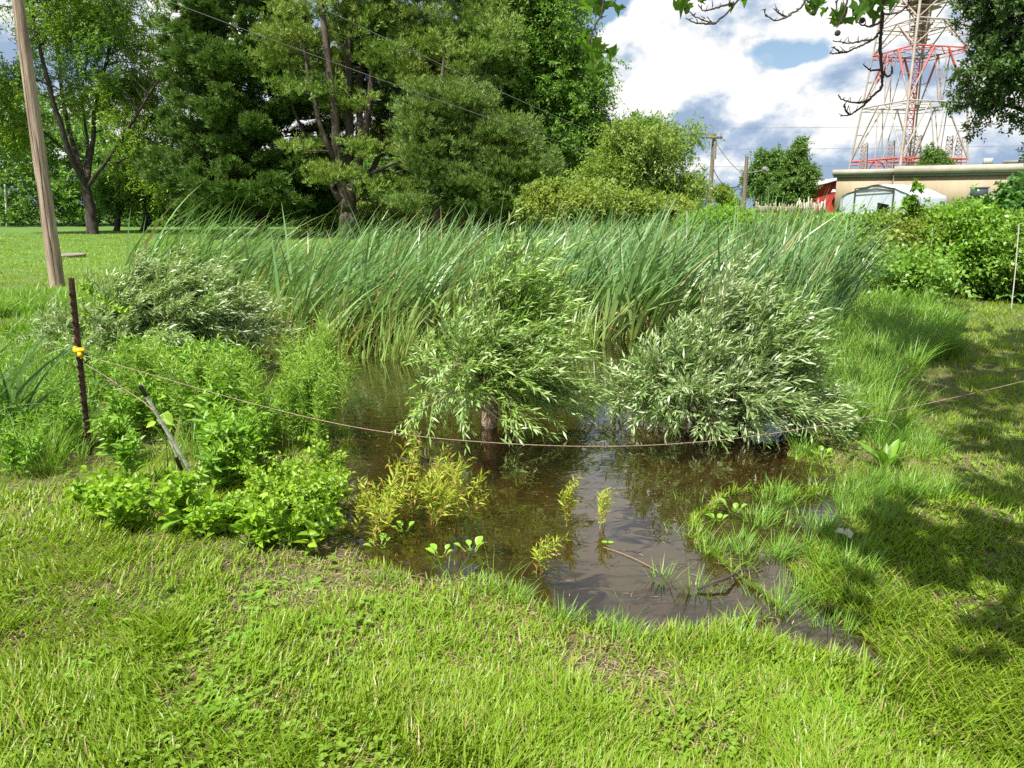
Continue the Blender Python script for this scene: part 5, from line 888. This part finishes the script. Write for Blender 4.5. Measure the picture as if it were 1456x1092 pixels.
# ------------------------------------------------------------------ sycamore overhead (its crown shades the right of the scene)
def sycamore():
    rng = np.random.default_rng(91); b = np.array([6.6, .3, gz1(6.6, .3)]); root = thing('sycamore_tree', 'sycamore whose bare twigs and lobed leaves hang in from the top, shading the grass', 'tree', b)
    tb = MB(); zz = np.linspace(-.2, 6.5, 16); trunk = b + np.stack([-.25 * zz * .5, .12 * zz, zz], 1); tb.tube(trunk, np.linspace(.30, .13, 16), 14, rough=.05)
    lobes = [((4.8, 6.6, 6.6), (1.8, 2.3, 1.2)), ((5.8, 4.8, 6.8), (2.2, 2.2, 1.4)), ((4.0, 5.0, 5.6), (1.0, 1.2, .7)), ((5.2, 8.8, 6.4), (2.0, 1.9, 1.1)), ((2.75, 3.55, 4.6), (1.2, .6, .5)), ((7.0, 6.8, 6.2), (2.0, 2.4, 1.3)), ((4.2, 3.6, 5.6), (1.5, .9, .8))]
    E = [(np.array(SH(c)), a[0], a[1], a[2]) for c, a in lobes]
    pts, C, A = sample_ells(rng, E, 250, .5); skel = list(trunk[6:]); sr = list(np.linspace(.2, .13, 10))
    for c, *_ in E:
        q = trunk[rng.integers(8, 15)]; P = bez(q, (q + c) / 2 + [0, 0, .5], c, 10); tb.tube(P, np.linspace(.09, .02, 10), 7, cap=False); skel += list(P); sr += list(np.linspace(.09, .02, 10))
    branches_to(tb, rng, skel, sr, pts, .006); tb.build('trunk', BARK, root, b, smooth=True); cb = MB(); crown(cb, rng, pts, C, 6, .5, 8, .15, .14, .2, rtw=.004, six=True); cb.build('crown', [SYC, BARK], root, b)
    # hanging twigs: traced where they hang, about three metres off
    Y = 3.0; tw = MB(); lf = MB(); bl = MB()
    def q(px, py, dy=0): return at(px, py, Y + dy)
    paths = [[(1262, -60), (1256, 0), (1253, 40), (1251, 75), (1255, 105), (1254, 125), (1238, 140), (1222, 155), (1208, 164), (1195, 165)], [(1238, 140), (1222, 147), (1208, 145), (1195, 140), (1192, 136)], [(1208, 164), (1202, 155), (1201, 150)], [(1253, 100), (1262, 110), (1268, 104), (1269, 94)], [(1252, 98), (1238, 101), (1229, 93)],
             [(1252, 45), (1240, 57), (1222, 66), (1205, 74), (1190, 76), (1180, 76)], [(1240, 57), (1225, 58), (1208, 62), (1198, 60), (1184, 58)], [(1205, 74), (1192, 74), (1186, 66)], [(1254, 30), (1240, 38), (1226, 36), (1216, 30)], [(1254, 20), (1275, 20), (1290, 10), (1296, 0)],
             [(1100, -50), (1060, -15), (1035, 18), (1018, 33), (1003, 30), (985, 22), (975, 12)], [(1018, 33), (1005, 34), (990, 33), (975, 26)], [(1044, 5), (1030, 8), (1012, 14), (1000, 16), (993, 6)], [(1150, -40), (1146, 0), (1138, 12), (1120, 24), (1104, 30), (1090, 24), (1086, 14)], [(1120, 24), (1108, 20), (1100, 12)], [(1180, -30), (1172, 0), (1168, 8), (1150, 8)],
             [(860, -60), (858, 0), (856, 20), (845, 38), (840, 52), (838, 62)], [(930, -50), (900, -20), (880, -5), (870, 6)], [(1215, -40), (1205, 0), (1200, 20), (1195, 32), (1190, 40)], [(1192, -30), (1190, 5), (1186, 20)], [(985, -60), (975, -20), (965, 0), (960, 4)]]
    for k, pa in enumerate(paths):
        dy = rng.uniform(-.12, .12); P = np.array([q(x, y, dy) for x, y in pa]); n = len(P); tt = np.linspace(0, n - 1, n * 5); Q = np.stack([np.interp(tt, np.arange(n), P[:, j]) for j in range(3)], 1)
        for _ in range(3): Q[1:-1] = (Q[:-2] + Q[1:-1] * 2 + Q[2:]) / 4
        Q[1:-1] += rng.normal(0, .0012, (len(Q) - 2, 3)); r0 = .0085 if k == 0 else .0042; tw.tube(Q, np.linspace(r0, .0018, len(Q)), 7)
        for i in range(4, len(Q) - 1, 4): tw.tube([Q[i], Q[i] + rng.normal(0, .006, 3) + [0, 0, .004], Q[i] + rng.normal(0, .010, 3) + [0, 0, .010]], [.0025, .002, .0008], 5)
    for s in ([(1262, -60), (1290, -240, 1.2), (1500, -420, 1.4)], [(1100, -50), (1200, -260, 1.0), (1500, -420, 1.4)], [(860, -60), (1000, -300, 1.2), (1500, -420, 1.4)], [(1215, -40), (1290, -240, 1.2)], [(1150, -40), (1290, -240, 1.2)], [(930, -50), (1000, -300, 1.2)], [(985, -60), (1000, -300, 1.2)], [(1180, -30), (1290, -240, 1.2)]):
        P = np.array([q(*p) for p in s]); tw.tube(P, np.linspace(.005, .009, len(P)), 6)
    e = q(1500, -420, 1.4); tw.tube(bez(e, (e + trunk[10]) / 2 + [0, 0, .3], trunk[10], 8), np.linspace(.010, .05, 8), 8)
    tw.build('hanging_twigs', TWIGD, root, b, smooth=True)
    star = np.array([(0, 0), (.16, -.10), (.42, -.30), (.40, -.05), (.62, .12), (.38, .22), (.34, .46), (.20, .44), (0, 1.0), (-.20, .44), (-.34, .46), (-.38, .22), (-.62, .12), (-.40, -.05), (-.42, -.30), (-.16, -.10)])
    def mleaf(p, size, tilt, rot, mat=0):
        c, s_ = math.cos(rot), math.sin(rot); X = np.array([c, 0, s_]); Z = np.array([-s_, 0, c]); nrmv = np.array([0, -1.0, 0]); ct, st = math.cos(tilt), math.sin(tilt); X2 = X; Z2 = Z * ct + nrmv * st
        V = [np.asarray(p) + size * (x * X2 - y * Z2) + np.array([0, -1., 0]) * (.12 * size * abs(x)) + rng.normal(0, .004, 3) for x, y in star]; mid = np.asarray(p) + size * (-.35 * Z2); V.append(mid); n = len(star); lf.add(V, [[i, (i + 1) % n, n] for i in range(n)], mat)
    for px, py, sz, rot in [(838, 62, .085, .3), (850, 72, .07, -.6), (868, 70, .06, .2), (832, 58, .07, 1.2), (846, 92, .075, .0), (826, 52, .06, .9), (856, 62, .055, -.9), (832, 0, .085, .5), (862, 2, .07, -.3), (880, 8, .05, 0), (846, -4, .08, .1), (850, 10, .06, .5), (965, 2, .07, .3), (978, 6, .05, -.3), (1190, 14, .07, .4), (1206, 22, .075, -.8), (1232, 0, .09, .6), (1250, -6, .09, -.4), (1222, 8, .08, .0), (1184, 24, .05, .7), (1165, 0, .06, -.2), (1154, 8, .05, .2), (1172, 12, .04, .1), (1060, -6, .06, .4), (1040, 4, .035, 0), (1245, 14, .07, .2), (1150, -2, .05, 1.), (998, -4, .04, .3), (1268, -8, .08, .2)]:
        mleaf(q(px, py, rng.uniform(-.1, .1)), sz * .86, rng.uniform(.1, .9), rot)
    lf.build('hanging_leaves', SYC, root, b)
    for px, py in ((1226, 29), (1191, 47), (1157, 18)):
        c = q(px, py); th_ = np.linspace(0, math.pi, 9); s_ = MB(); s_.tube(c + np.stack([0 * th_, 0 * th_, -.0105 * np.cos(th_)], 1), .0105 * np.sin(th_) + 1e-4, 12, rough=.08); s_.build('seed_ball', BALL, root, b)
def SH(c):
    """lobe centre whose shadow falls round the given ground point: c = (shadow x, shadow y, height)"""
    k = c[2] / math.tan(SUN_EL); return (c[0] - SUN_H[0] * k, c[1] - SUN_H[1] * k, c[2])
sycamore()
